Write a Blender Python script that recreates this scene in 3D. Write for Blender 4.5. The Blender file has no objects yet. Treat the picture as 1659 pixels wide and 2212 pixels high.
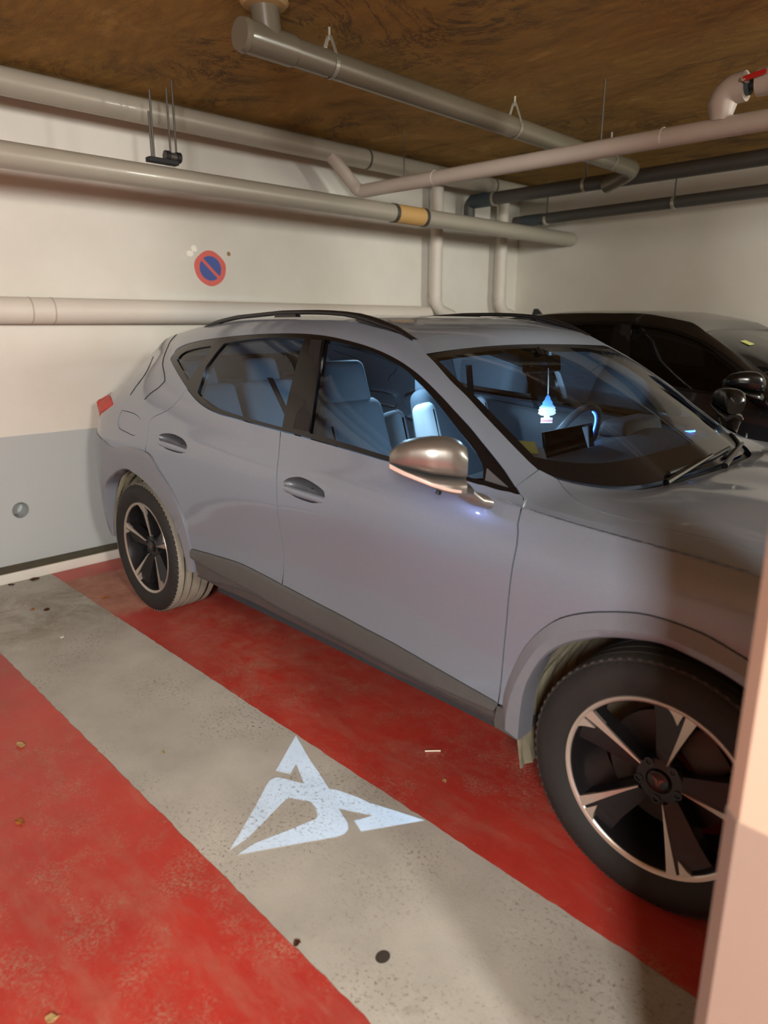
import bpy, bmesh, math, random, json
import numpy as np
from mathutils import Vector, Matrix
from mathutils.geometry import delaunay_2d_cdt

SC = bpy.context.scene
COL = SC.collection
random.seed(7)

# ------------------------------------------------------------------ camera
cam_d = bpy.data.cameras.new('camera')
cam = bpy.data.objects.new('camera', cam_d)
COL.objects.link(cam)
SC.camera = cam
YAW, PIT = math.radians(135.518), math.radians(-15.084)
fwd = Vector((math.cos(PIT) * math.cos(YAW), math.cos(PIT) * math.sin(YAW), math.sin(PIT)))
cam.location = (3.2889, -2.414, 1.4425)
cam.rotation_euler = fwd.to_track_quat('-Z', 'Y').to_euler()
cam_d.sensor_fit = 'VERTICAL'
cam_d.sensor_height = 24.0
cam_d.lens = 1516.9 / 2212 * 24.0
cam_d.clip_start = 0.02
cam_d.dof.use_dof = True
cam_d.dof.focus_distance = 2.75
cam_d.dof.aperture_fstop = 1.5

# ------------------------------------------------------------------ world, lights, exposure
SC.view_settings.view_transform = 'Standard'
SC.view_settings.look = 'None'
SC.view_settings.exposure = 0.15
SC.view_settings.gamma = 1.0
SC.view_settings.use_curve_mapping = False
world = bpy.data.worlds.new('garage_air')
SC.world = world
world.use_nodes = True
world.node_tree.nodes['Background'].inputs[0].default_value = (0.75, 0.72, 0.68, 1)
world.node_tree.nodes['Background'].inputs[1].default_value = 0.05
SC.cycles.use_denoising = True
SC.cycles.max_bounces = 8
SC.cycles.transparent_max_bounces = 24
SC.cycles.sample_clamp_indirect = 6.0


def area_light(name, loc, target, sx, sy, power, color):
    d = bpy.data.lights.new(name, 'AREA')
    d.shape = 'RECTANGLE'
    d.size, d.size_y, d.energy, d.color = sx, sy, power, color
    o = bpy.data.objects.new(name, d)
    COL.objects.link(o)
    o.location = loc
    if name.startswith('cabin_display'):
        d.spread = math.radians(100)
    o.rotation_euler = (Vector(target) - Vector(loc)).to_track_quat('-Z', 'Y').to_euler()
    return o


# fluorescent battens of the garage: each throws light down and, more weakly, up to the ceiling
def batten(name, loc, target, sx, sy, power, color, up=0.3):
    area_light(name, loc, target, sx, sy, power, color)
    area_light(name + '_upward', (loc[0], loc[1], loc[2] - 0.12), (loc[0], loc[1], 5.0), sx, sy, power * up, color)


batten('lane_tube_light', (6.3, -2.75, 2.5), (1.2, -1.8, 0.4), 0.35, 0.9, 200, (1.0, 0.96, 0.90))
batten('bay_tube_light', (4.9, -4.3, 2.5), (0.2, -0.4, 0.8), 0.6, 1.5, 340, (0.98, 0.98, 0.98))
batten('aisle_tube_light', (5.8, 2.6, 2.5), (-1.0, 1.5, 1.6), 0.4, 1.5, 190, (0.95, 1.0, 0.93))
# lit display, map light and dome lamp of the car cabin, cold white-blue
area_light('cabin_display_light', (1.950, -0.20, 1.035), (1.0, 0.10, 0.98), 0.26, 0.08, 4.0, (0.42, 0.70, 1.0))
area_light('cabin_dome_light', (0.75, 0.0, 1.40), (0.75, 0.0, 0.5), 0.10, 0.22, 13.0, (0.48, 0.74, 1.0))
area_light('cabin_map_light', (1.60, 0.03, 1.296), (2.02, -0.30, 1.0), 0.03, 0.05, 2.2, (0.46, 0.72, 1.0))


# ------------------------------------------------------------------ materials
def new_mat(name):
    m = bpy.data.materials.new(name)
    m.use_nodes = True
    nt = m.node_tree
    return m, nt, nt.nodes['Principled BSDF']


def srgb(r, g, b):
    f = lambda c: (c / 255 / 12.92) if c / 255 <= 0.04045 else ((c / 255 + 0.055) / 1.055) ** 2.4
    return (f(r), f(g), f(b), 1.0)


def noise(nt, scale, detail=4.0, rough=0.6, dist=0.0, stretch=None):
    tc = nt.nodes.new('ShaderNodeTexCoord')
    n = nt.nodes.new('ShaderNodeTexNoise')
    n.inputs['Scale'].default_value = scale
    n.inputs['Detail'].default_value = detail
    n.inputs['Roughness'].default_value = rough
    n.inputs['Distortion'].default_value = dist
    if stretch:
        mp = nt.nodes.new('ShaderNodeMapping')
        mp.inputs['Scale'].default_value = stretch
        nt.links.new(tc.outputs['Object'], mp.inputs['Vector'])
        nt.links.new(mp.outputs[0], n.inputs['Vector'])
    else:
        nt.links.new(tc.outputs['Object'], n.inputs['Vector'])
    return n.outputs['Fac']


def ramp(nt, fac, stops):
    r = nt.nodes.new('ShaderNodeValToRGB')
    el = r.color_ramp.elements
    while len(el) < len(stops):
        el.new(0.5)
    for e, (p, c) in zip(el, stops):
        e.position = p
        e.color = c if len(c) == 4 else (*c, 1)
    nt.links.new(fac, r.inputs[0])
    return r.outputs[0]


def mix(nt, fac, a, b, mode='MIX'):
    m = nt.nodes.new('ShaderNodeMix')
    m.data_type = 'RGBA'
    m.blend_type = mode
    for sock, v in ((m.inputs[0], fac), (m.inputs[6], a), (m.inputs[7], b)):
        if hasattr(v, 'node'):
            nt.links.new(v, sock)
        else:
            sock.default_value = v
    return m.outputs[2]


def bump(nt, bs, h, strength, dist=0.01):
    b = nt.nodes.new('ShaderNodeBump')
    b.inputs['Strength'].default_value = strength
    b.inputs['Distance'].default_value = dist
    nt.links.new(h, b.inputs['Height'])
    nt.links.new(b.outputs[0], bs.inputs['Normal'])


def plain(name, col, rough=0.5, metal=0.0, var=0.12, scale=20.0, coat=0.0, bmp=0.0):
    m, nt, bs = new_mat(name)
    c = mix(nt, noise(nt, scale), tuple(v * (1 - var) for v in col[:3]) + (1,), tuple(min(1, v * (1 + var)) for v in col[:3]) + (1,))
    nt.links.new(c, bs.inputs['Base Color'])
    bs.inputs['Roughness'].default_value = rough
    bs.inputs['Metallic'].default_value = metal
    bs.inputs['Coat Weight'].default_value = coat
    bs.inputs['Coat Roughness'].default_value = 0.04
    if bmp:
        bump(nt, bs, noise(nt, scale * 3), bmp)
    return m


def glow(name, col, strength):
    m, nt, bs = new_mat(name)
    bs.inputs['Base Color'].default_value = (0.02, 0.02, 0.02, 1)
    bs.inputs['Emission Color'].default_value = col
    bs.inputs['Emission Strength'].default_value = strength
    return m


def glass(name, tint, ior=1.5):
    m = bpy.data.materials.new(name)
    m.use_nodes = True
    nt = m.node_tree
    nt.nodes.clear()
    out = nt.nodes.new('ShaderNodeOutputMaterial')
    tr = nt.nodes.new('ShaderNodeBsdfTransparent')
    tr.inputs[0].default_value = tint
    gl = nt.nodes.new('ShaderNodeBsdfGlossy')
    gl.inputs['Roughness'].default_value = 0.015
    fr = nt.nodes.new('ShaderNodeFresnel')
    fr.inputs[0].default_value = ior
    mx = nt.nodes.new('ShaderNodeMixShader')
    nt.links.new(fr.outputs[0], mx.inputs[0])
    nt.links.new(tr.outputs[0], mx.inputs[1])
    nt.links.new(gl.outputs[0], mx.inputs[2])
    nt.links.new(mx.outputs[0], out.inputs[0])
    return m


M = {}


def make_materials():
    # concrete floor strip
    m, nt, bs = new_mat('concrete')
    c = ramp(nt, noise(nt, 2.2, 6, 0.65), [(0.3, srgb(152, 149, 139)), (0.7, srgb(182, 178, 167))])
    spk = ramp(nt, noise(nt, 80, 8, 0.82), [(0.545, (0, 0, 0)), (0.60, (1, 1, 1))])
    patch = ramp(nt, noise(nt, 3.1, 3, 0.5), [(0.42, (0, 0, 0)), (0.62, (1, 1, 1))])
    f = mix(nt, 1.0, spk, patch, 'MULTIPLY')
    c = mix(nt, f, c, srgb(104, 92, 68))
    st = ramp(nt, noise(nt, 7.0, 3, 0.5, 0.3), [(0.70, (0, 0, 0)), (0.80, (0.6, 0.6, 0.6))])
    c = mix(nt, st, c, srgb(98, 88, 66))
    # oily band across the bay in front of the kerb
    tc = nt.nodes.new('ShaderNodeTexCoord')
    sx = nt.nodes.new('ShaderNodeSeparateXYZ')
    nt.links.new(tc.outputs['Object'], sx.inputs[0])
    mr = nt.nodes.new('ShaderNodeMapRange')
    mr.inputs['From Min'].default_value = -1.0
    mr.inputs['From Max'].default_value = 0.6
    nt.links.new(sx.outputs[0], mr.inputs[0])
    bd = ramp(nt, mr.outputs[0], [(0.12, (0, 0, 0)), (0.3, (1, 1, 1)), (0.5, (1, 1, 1)), (0.75, (0, 0, 0))])
    oil = ramp(nt, noise(nt, 4.0, 6, 0.7, 0.6, (1, 1, 1)), [(0.38, (0, 0, 0)), (0.62, (0.7, 0.7, 0.7))])
    c = mix(nt, mix(nt, 1.0, bd, oil, 'MULTIPLY'), c, srgb(104, 94, 70))
    nt.links.new(c, bs.inputs['Base Color'])
    bs.inputs['Roughness'].default_value = 0.62
    bump(nt, bs, noise(nt, 140, 4, 0.7), 0.35, 0.002)
    M['concrete'] = m

    # worn glossy red floor paint
    m, nt, bs = new_mat('red_floor_paint')
    red = ramp(nt, noise(nt, 1.6, 5, 0.6), [(0.3, srgb(156, 46, 39)), (0.7, srgb(184, 56, 44))])
    big = ramp(nt, noise(nt, 1.3, 3, 0.55), [(0.34, (0, 0, 0)), (0.56, (1, 1, 1))])
    clus = ramp(nt, noise(nt, 7.0, 5, 0.65), [(0.42, (0, 0, 0)), (0.66, (1, 1, 1))])
    big = mix(nt, 1.0, big, clus, 'MULTIPLY')
    small = ramp(nt, noise(nt, 95, 9, 0.85), [(0.46, (0, 0, 0)), (0.56, (1, 1, 1))])
    w = mix(nt, 1.0, big, small, 'MULTIPLY')
    mid = ramp(nt, noise(nt, 21, 8, 0.8), [(0.605, (0, 0, 0)), (0.66, (0.8, 0.8, 0.8))])
    w = mix(nt, 1.0, w, mid, 'LIGHTEN')
    fleck = ramp(nt, noise(nt, 60, 3, 0.7), [(0.72, (0, 0, 0)), (0.75, (1, 1, 1))])
    w = mix(nt, 1.0, w, fleck, 'LIGHTEN')
    film = ramp(nt, noise(nt, 2.6, 7, 0.7, 0.0, (1, 3.5, 1)), [(0.47, (0, 0, 0)), (0.72, (0.55, 0.55, 0.55))])
    w = mix(nt, 1.0, w, film, 'LIGHTEN')
    # worn crosswise band under the rear wheel (x -0.75 .. -0.05)
    tc = nt.nodes.new('ShaderNodeTexCoord')
    sx = nt.nodes.new('ShaderNodeSeparateXYZ')
    nt.links.new(tc.outputs['Object'], sx.inputs[0])
    nn = noise(nt, 5.0, 6, 0.7)
    ad = nt.nodes.new('ShaderNodeMath')
    ad.operation = 'MULTIPLY_ADD'
    nt.links.new(nn, ad.inputs[0])
    ad.inputs[1].default_value = 0.35
    nt.links.new(sx.outputs[0], ad.inputs[2])
    band = ramp(nt, ad.outputs[0], [(0.0, (0, 0, 0)), (1.0, (0, 0, 0))])
    mr = nt.nodes.new('ShaderNodeMapRange')
    mr.inputs['From Min'].default_value = -1.0
    mr.inputs['From Max'].default_value = 1.0
    nt.links.new(ad.outputs[0], mr.inputs[0])
    band = ramp(nt, mr.outputs[0], [(0.215, (0, 0, 0)), (0.245, (1, 1, 1)), (0.555, (0.9, 0.9, 0.9)), (0.60, (0.12, 0.12, 0.12)), (0.95, (0, 0, 0))])
    w = mix(nt, 1.0, w, band, 'LIGHTEN')
    # scuffed zone along the sill, where the tyres turn and feet step out
    def mrange(sock, a, b):
        q = nt.nodes.new('ShaderNodeMapRange')
        q.inputs['From Min'].default_value, q.inputs['From Max'].default_value = a, b
        nt.links.new(sock, q.inputs[0])
        return q.outputs[0]
    zx = ramp(nt, mrange(sx.outputs[0], -0.2, 1.8), [(0.05, (0, 0, 0)), (0.25, (1, 1, 1)), (0.6, (0.8, 0.8, 0.8)), (1.0, (0.1, 0.1, 0.1))])
    zy = ramp(nt, mrange(sx.outputs[1], -1.06, -0.55), [(0.0, (0.25, 0.25, 0.25)), (0.5, (1, 1, 1)), (1.0, (0.6, 0.6, 0.6))])
    zn = ramp(nt, noise(nt, 6.0, 9, 0.78), [(0.40, (0, 0, 0)), (0.68, (1, 1, 1))])
    w = mix(nt, 1.0, w, mix(nt, 1.0, mix(nt, 1.0, zx, zy, 'MULTIPLY'), zn, 'MULTIPLY'), 'LIGHTEN')
    worn = ramp(nt, noise(nt, 9, 5, 0.7), [(0.3, srgb(128, 104, 84)), (0.7, srgb(176, 150, 124))])
    w2 = mix(nt, 1.0, w, (0.66, 0.66, 0.66, 1), 'MULTIPLY')
    c = mix(nt, w2, red, worn)
    nt.links.new(c, bs.inputs['Base Color'])
    rr = ramp(nt, w, [(0, (0.36, 0.36, 0.36)), (1, (0.7, 0.7, 0.7))])
    nt.links.new(rr, bs.inputs['Roughness'])
    bump(nt, bs, noise(nt, 90, 4, 0.7), 0.12, 0.002)
    M['red_paint'] = m

    # walls
    m, nt, bs = new_mat('cream_wall')
    c = ramp(nt, noise(nt, 1.2, 5, 0.6), [(0.3, srgb(204, 198, 184)), (0.7, srgb(217, 211, 199))])
    crack = ramp(nt, noise(nt, 3.0, 8, 0.8, 2.0), [(0.71, (0, 0, 0)), (0.76, (0.35, 0.35, 0.35))])
    c = mix(nt, crack, c, srgb(170, 160, 140))
    nt.links.new(c, bs.inputs['Base Color'])
    bs.inputs['Roughness'].default_value = 0.8
    bump(nt, bs, noise(nt, 30, 4), 0.1, 0.004)
    M['wall'] = m
    M['grey_band'] = plain('grey_wall_paint', srgb(172, 176, 174), 0.55, 0, 0.05, 3.0)
    M['kerb_white'] = plain('kerb_white_paint', srgb(205, 200, 188), 0.6, 0, 0.1, 8.0)
    M['kerb_dirt'] = plain('kerb_top_dirt', srgb(84, 77, 58), 0.9, 0, 0.35, 14.0)
    M['pillar'] = plain('pillar_paint', srgb(194, 168, 146), 0.5, 0, 0.04, 3.0)
    M['pillar_grey'] = plain('pillar_grey_paint', srgb(148, 130, 116), 0.5, 0, 0.05, 3.0)

    # sprayed fibre ceiling
    m, nt, bs = new_mat('fibre_ceiling')
    c = ramp(nt, noise(nt, 1.5, 9, 0.72, 1.0, (1.0, 2.0, 1.0)), [(0.28, srgb(104, 74, 20)), (0.46, srgb(158, 118, 42)), (0.6, srgb(170, 128, 50)), (0.78, srgb(206, 168, 96))])
    ck = ramp(nt, noise(nt, 1.3, 7, 0.75, 1.2), [(0.470, (0, 0, 0)), (0.5, (0.75, 0.75, 0.75)), (0.53, (0, 0, 0))])
    ck = mix(nt, 1.0, ck, ramp(nt, noise(nt, 0.9, 3), [(0.45, (0, 0, 0)), (0.6, (1, 1, 1))]), 'MULTIPLY')
    c = mix(nt, ck, c, srgb(64, 44, 16))
    nt.links.new(c, bs.inputs['Base Color'])
    bs.inputs['Roughness'].default_value = 0.95
    bump(nt, bs, noise(nt, 9, 8, 0.75, 0.6, (1.0, 2.0, 1.0)), 0.9, 0.03)
    M['ceiling'] = m

    # car
    m, nt, bs = new_mat('grey_car_paint')
    fl = ramp(nt, noise(nt, 900, 2), [(0.3, srgb(118, 127, 139)), (0.7, srgb(135, 145, 157))])
    nt.links.new(fl, bs.inputs['Base Color'])
    bs.inputs['Metallic'].default_value = 0.25
    bs.inputs['Roughness'].default_value = 0.38
    bs.inputs['Coat Weight'].default_value = 0.8
    bs.inputs['Coat Roughness'].default_value = 0.06
    M['paint'] = m
    m2 = m.copy()
    m2.name = 'dark_car_paint'
    nt = m2.node_tree
    for n in nt.nodes:
        if n.type == 'VALTORGB':
            n.color_ramp.elements[0].color = srgb(16, 14, 16)
            n.color_ramp.elements[1].color = srgb(24, 21, 24)
    M['paint2'] = m2
    M['cladding'] = plain('dusty_plastic_cladding', srgb(80, 79, 77), 0.55, 0, 0.12, 30)
    M['sill'] = plain('dusty_sill_plastic', srgb(74, 68, 67), 0.6, 0, 0.2, 25)
    M['arch'] = plain('grey_arch_trim', srgb(114, 117, 124), 0.33, 0.1, 0.08, 40, 0.4)
    M['black'] = plain('gloss_black_trim', srgb(14, 14, 15), 0.22, 0, 0.1, 30)
    M['matte_black'] = plain('matte_black_plastic', srgb(20, 19, 19), 0.6, 0, 0.15, 30)
    M['rail'] = plain('black_roof_rail', srgb(18, 17, 18), 0.35, 0, 0.1, 30)
    M['mirror'] = plain('bronze_mirror_cap', srgb(150, 146, 138), 0.33, 0.75, 0.04, 40)
    M['mirror_low'] = plain('bronze_mirror_base', srgb(156, 151, 144), 0.33, 0.75, 0.04, 40)
    M['strip'] = plain('pink_signal_strip', srgb(214, 186, 172), 0.3, 0, 0.05, 30)
    m, nt, bs = new_mat('dusty_tyre')
    c = ramp(nt, noise(nt, 12, 5), [(0.3, srgb(22, 20, 18)), (0.7, srgb(33, 30, 27))])
    nt.links.new(c, bs.inputs['Base Color'])
    bs.inputs['Roughness'].default_value = 0.75
    M['tyre'] = m
    M['tyre_dusty'] = plain('dusty_tread', srgb(138, 132, 117), 0.85, 0, 0.2, 18)
    M['tread'] = plain('worn_tread', srgb(54, 51, 44), 0.85, 0, 0.25, 30)
    M['rim_dark'] = plain('dark_rim_paint', srgb(36, 34, 35), 0.32, 0.3, 0.1, 30)
    M['rim_bright'] = plain('machined_rim_face', srgb(196, 184, 172), 0.3, 0.75, 0.06, 60)
    M['disc'] = plain('brake_disc_steel', srgb(60, 50, 45), 0.5, 0.5, 0.2, 30)
    M['copper'] = plain('copper_emblem', srgb(150, 74, 56), 0.35, 0.6, 0.05, 30)
    M['liner'] = plain('dusty_arch_liner', srgb(120, 113, 92), 0.9, 0, 0.35, 14, 0, 0.3)
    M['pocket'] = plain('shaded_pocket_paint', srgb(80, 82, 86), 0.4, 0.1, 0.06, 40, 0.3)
    M['seam'] = plain('dark_seam', srgb(10, 10, 10), 0.7)
    M['lamp'] = plain('red_tail_lens', srgb(200, 46, 30), 0.55, 0, 0.06, 20, 0.0)
    M['lens'] = plain('clear_lens', srgb(180, 185, 190), 0.1, 0.2, 0.05, 20, 0.6)
    M['glass'] = glass('tinted_window_glass', (0.62, 0.70, 0.72, 1))
    M['wsglass'] = glass('windscreen_glass', (0.80, 0.86, 0.88, 1))
    M['darkglass'] = glass('dark_window_glass', (0.12, 0.13, 0.13, 1))
    M['seat'] = plain('grey_seat_fabric', srgb(88, 98, 108), 0.8, 0, 0.1, 60)
    M['seat_lit'] = plain('lit_seat_bolster', srgb(216, 222, 228), 0.6, 0, 0.04, 60)  # cabin light on the driver's bolsters put into the fabric colour
    M['dash'] = plain('dark_dashboard', srgb(92, 97, 104), 0.55, 0, 0.1, 40)
    M['cabin'] = plain('dark_cabin_lining', srgb(46, 50, 54), 0.7, 0, 0.1, 30)
    M['wheel_rim'] = plain('steering_leather', srgb(120, 124, 128), 0.35, 0.2, 0.06, 40)
    M['screen'] = plain('black_screen', srgb(12, 12, 13), 0.15, 0, 0.1, 30)
    M['led'] = glow('blue_led', (0.05, 0.22, 1.0, 1), 9.0)
    M['ledw'] = glow('blue_white_led', (0.30, 0.60, 1.0, 1), 14.0)
    M['lamp_led'] = glow('projector_led', (0.75, 0.87, 1.0, 1), 25.0)
    M['note'] = plain('yellow_paper', srgb(210, 212, 130), 0.8, 0, 0.04, 40)
    M['plastic_clear'] = plain('clear_sleeve', srgb(150, 165, 178), 0.2, 0, 0.05, 40)
    m, nt, bs = new_mat('freshener_card')
    tc = nt.nodes.new('ShaderNodeTexCoord')
    sp = nt.nodes.new('ShaderNodeSeparateXYZ')
    nt.links.new(tc.outputs['Object'], sp.inputs[0])
    mr = nt.nodes.new('ShaderNodeMapRange')
    mr.inputs['From Min'].default_value = -0.115
    mr.inputs['From Max'].default_value = 0.0
    nt.links.new(sp.outputs[2], mr.inputs[0])
    c = ramp(nt, mr.outputs[0], [(0.0, srgb(196, 186, 184)), (0.08, srgb(180, 60, 72)), (0.17, srgb(196, 186, 180)), (0.50, srgb(208, 198, 182)), (0.60, srgb(84, 150, 200)), (1.0, srgb(50, 124, 190))])
    nt.links.new(c, bs.inputs['Base Color'])
    M['fresh'] = m

    # pipes, metal, debris
    M['pipe_grey'] = plain('pale_grey_pipe', srgb(160, 152, 136), 0.35, 0.1, 0.06, 6, 0.15)
    M['pipe_white'] = plain('white_pipe', srgb(204, 194, 180), 0.5, 0, 0.05, 6)
    M['pipe_pink'] = plain('pinkish_white_pipe', srgb(176, 162, 148), 0.5, 0, 0.06, 6)
    M['pvc'] = plain('grey_pvc_pipe', srgb(102, 94, 78), 0.3, 0.1, 0.08, 5, 0.2)
    M['pipe_dark'] = plain('dark_grey_pipe', srgb(82, 79, 74), 0.5, 0, 0.1, 6)
    M['pipe_teal'] = plain('teal_grey_coupling', srgb(62, 74, 78), 0.5, 0, 0.1, 6)
    M['tape'] = plain('tan_tape', srgb(186, 146, 88), 0.6, 0, 0.06, 12)
    M['steel'] = plain('galvanised_steel', srgb(190, 184, 168), 0.32, 0.4, 0.1, 30)
    M['rod'] = plain('dull_steel_rod', srgb(86, 80, 72), 0.5, 0.5, 0.1, 30)
    M['red_handle'] = plain('red_valve_handle', srgb(176, 28, 20), 0.4)
    M['plaster'] = plain('fresh_plaster', srgb(244, 238, 222), 0.9)
    M['plaster_tan'] = plain('tan_plaster', srgb(150, 122, 76), 0.9, 0, 0.2, 40)
    M['sign_red'] = plain('faded_red_sign_paint', srgb(212, 96, 84), 0.6, 0, 0.1, 20)
    M['sign_blue'] = plain('blue_sign_paint', srgb(64, 84, 150), 0.6, 0, 0.06, 20)
    M['leaf_a'] = plain('orange_dry_leaf', srgb(196, 126, 56), 0.8, 0, 0.2, 60)
    M['leaf_b'] = plain('pale_dry_leaf', srgb(206, 176, 120), 0.8, 0, 0.2, 60)
    M['leaf_c'] = plain('dark_dry_leaf', srgb(96, 52, 30), 0.8, 0, 0.2, 60)
    M['stick'] = plain('pale_stick', srgb(240, 232, 206), 0.6, 0, 0.04, 30)
    M['stain'] = plain('black_gum', srgb(52, 46, 38), 0.8, 0, 0.2, 40)


make_materials()


# ------------------------------------------------------------------ helpers
def tag(o, label=None, cat=None, group=None, kind=None):
    for k, v in (('label', label), ('category', cat), ('group', group), ('kind', kind)):
        if v:
            o[k] = v
    return o


def empty(name, loc=(0, 0, 0), label=None, cat=None, group=None):
    o = bpy.data.objects.new(name, None)
    COL.objects.link(o)
    o.location = loc
    o.empty_display_size = 0.05
    return tag(o, label, cat, group)


def link(name, me, mat, parent=None, smooth=True):
    o = bpy.data.objects.new(name, me)
    COL.objects.link(o)
    if mat:
        for mm in (mat if isinstance(mat, (list, tuple)) else [mat]):
            me.materials.append(mm)
    if parent:
        o.parent = parent
    if smooth:
        for p in me.polygons:
            p.use_smooth = True
    return o


def pymesh(name, v, f, mat, parent=None, smooth=True, normals=None):
    me = bpy.data.meshes.new(name)
    me.from_pydata([tuple(map(float, p)) for p in v], [], [tuple(map(int, q)) for q in f])
    me.validate()
    me.update()
    o = link(name, me, mat, parent, smooth)
    if normals is not None and len(normals) == len(me.vertices):
        me.normals_split_custom_set_from_vertices([tuple(map(float, n)) for n in normals])
    return o


def bmobj(name, bm, mat, parent=None, smooth=False, angle=None):
    bmesh.ops.recalc_face_normals(bm, faces=bm.faces[:])
    me = bpy.data.meshes.new(name)
    bm.to_mesh(me)
    bm.free()
    o = link(name, me, mat, parent, smooth)
    if angle is not None:
        me.set_sharp_from_angle(angle=math.radians(angle))
    return o


def bm_box(bm, c, s, rot=None, bevel=0.0, seg=2):
    r = bmesh.ops.create_cube(bm, size=1.0)
    mt = Matrix.Translation(c) @ (rot if rot else Matrix.Identity(4)) @ Matrix.Diagonal((*s, 1))
    bmesh.ops.transform(bm, matrix=mt, verts=r['verts'])
    if bevel:
        ed = list({e for v in r['verts'] for e in v.link_edges})
        bmesh.ops.bevel(bm, geom=ed, offset=bevel, segments=seg, affect='EDGES', profile=0.6)


def loft(rows, closed_u=False, closed_v=False, flip=False):
    """rows: list of (n,3) arrays -> verts, quad faces"""
    rows = [np.asarray(r, float) for r in rows]
    n, m = len(rows[0]), len(rows)
    v = np.concatenate(rows)
    f = []
    for j in range(m if closed_v else m - 1):
        for i in range(n if closed_u else n - 1):
            a, b = j * n + i, j * n + (i + 1) % n
            c, d = ((j + 1) % m) * n + (i + 1) % n, ((j + 1) % m) * n + i
            f.append((a, d, c, b) if flip else (a, b, c, d))
    return v, f


def tube_mesh(pts, r, seg=16, caps=True):
    pts = [Vector(p) for p in pts]
    rs = r if isinstance(r, (list, tuple)) else [r] * len(pts)
    rows = []
    t0 = (pts[1] - pts[0]).normalized()
    up = Vector((0, 0, 1)) if abs(t0.z) < 0.9 else Vector((1, 0, 0))
    nrm = t0.cross(up).normalized()
    for i, p in enumerate(pts):
        t = ((pts[min(i + 1, len(pts) - 1)] - p).normalized() + (p - pts[max(i - 1, 0)]).normalized()).normalized()
        nrm = (nrm - t * nrm.dot(t)).normalized()
        b = t.cross(nrm)
        rows.append([p + (nrm * math.cos(a) + b * math.sin(a)) * rs[i] for a in np.linspace(0, 2 * math.pi, seg, endpoint=False)])
    v, f = loft(rows, closed_u=True)
    v = [tuple(q) for q in v]
    f = list(f)
    if caps:
        f.append(tuple(range(seg - 1, -1, -1)))
        f.append(tuple(range((len(rows) - 1) * seg, len(rows) * seg)))
    return v, f


def tube(name, pts, r, mat, parent=None, seg=16):
    v, f = tube_mesh(pts, r, seg)
    bm = bmesh.new()
    bv = [bm.verts.new(q) for q in v]
    for q in f:
        bm.faces.new([bv[i] for i in q])
    return bmobj(name, bm, mat, parent, True, 40)


def arc_pts(a, corner, b, rad, n=8):
    """polyline a - rounded corner - b"""
    a, c, b = Vector(a), Vector(corner), Vector(b)
    d1, d2 = (a - c).normalized(), (b - c).normalized()
    ang = d1.angle(d2)
    L = rad / math.tan(ang / 2)
    p, q = c + d1 * L, c + d2 * L
    ctr = c + (d1 + d2).normalized() * (rad / math.sin(ang / 2))
    out = [a]
    for i in range(n + 1):
        t = i / n
        w = (p - ctr).normalized().slerp((q - ctr).normalized(), t) * rad
        out.append(ctr + w)
    out.append(b)
    return out


def lathe(name, prof, mat, parent=None, seg=48, axis='y', smooth=True, angle=35):
    """prof: list of (axial, radius) ; revolve about the local axis"""
    rows = []
    for ax, r in prof:
        a = np.linspace(0, 2 * np.pi, seg, endpoint=False)
        z = np.zeros(seg) + ax
        if axis == 'y':
            rows.append(np.stack([r * np.cos(a), z, r * np.sin(a)], 1))
        elif axis == 'z':
            rows.append(np.stack([r * np.cos(a), r * np.sin(a), z], 1))
        else:
            rows.append(np.stack([z, r * np.cos(a), r * np.sin(a)], 1))
    v, f = loft(rows, closed_u=True)
    bm = bmesh.new()
    bv = [bm.verts.new(q) for q in v]
    for q in f:
        bm.faces.new([bv[i] for i in q])
    bmesh.ops.remove_doubles(bm, verts=bm.verts[:], dist=1e-5)
    return bmobj(name, bm, mat, parent, smooth, angle)


def box(name, c, s, mat, parent=None, rot=None, bevel=0.0, seg=2):
    bm = bmesh.new()
    bm_box(bm, c, s, rot, bevel, seg)
    return bmobj(name, bm, mat, parent, bevel > 0, 40 if bevel else None)


def in_poly(p, loop):
    x, y = p[:, 0], p[:, 1]
    c = np.zeros(len(p), bool)
    a = loop
    b = np.roll(loop, -1, 0)
    for (x0, y0), (x1, y1) in zip(a, b):
        if y0 == y1:
            continue
        m = ((y0 > y) != (y1 > y)) & (x < (x1 - x0) * (y - y0) / (y1 - y0) + x0)
        c ^= m
    return c


def seg_dist(p, loop):
    d = np.full(len(p), 1e9)
    a = loop
    b = np.roll(loop, -1, 0)
    for s, e in zip(a, b):
        l = e - s
        L = l @ l
        if L < 1e-14:
            continue
        t = np.clip(((p - s) @ l) / L, 0, 1)
        d = np.minimum(d, np.hypot(*(p - s - t[:, None] * l).T))
    return d


def cdt(loops, grid):
    """constrained triangulation of outer loop minus holes; returns pts2d, tris, boundary rings"""
    pts, edges, rings = [], [], []
    for L in loops:
        k = len(pts)
        pts += [tuple(q) for q in L]
        n = len(L)
        edges += [(k + i, k + (i + 1) % n) for i in range(n)]
        rings.append(list(range(k, k + n)))
    if len(grid):
        m = np.ones(len(grid), bool)
        m &= in_poly(grid, loops[0])
        for h in loops[1:]:
            m &= ~in_poly(grid, h)
        grid = grid[m]
    pts += [tuple(q) for q in grid]
    vs, es, fs, _, _, _ = delaunay_2d_cdt([Vector((float(a), float(b))) for a, b in pts], edges, [], 0, 1e-7)
    vs = np.array([(q.x, q.y) for q in vs])
    fs = [f for f in fs if len(f) == 3]
    cen = np.array([(vs[f[0]] + vs[f[1]] + vs[f[2]]) / 3 for f in fs])
    m = in_poly(cen, loops[0])
    for h in loops[1:]:
        m &= ~in_poly(cen, h)
    return vs, [f for f, k in zip(fs, m) if k]


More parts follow.
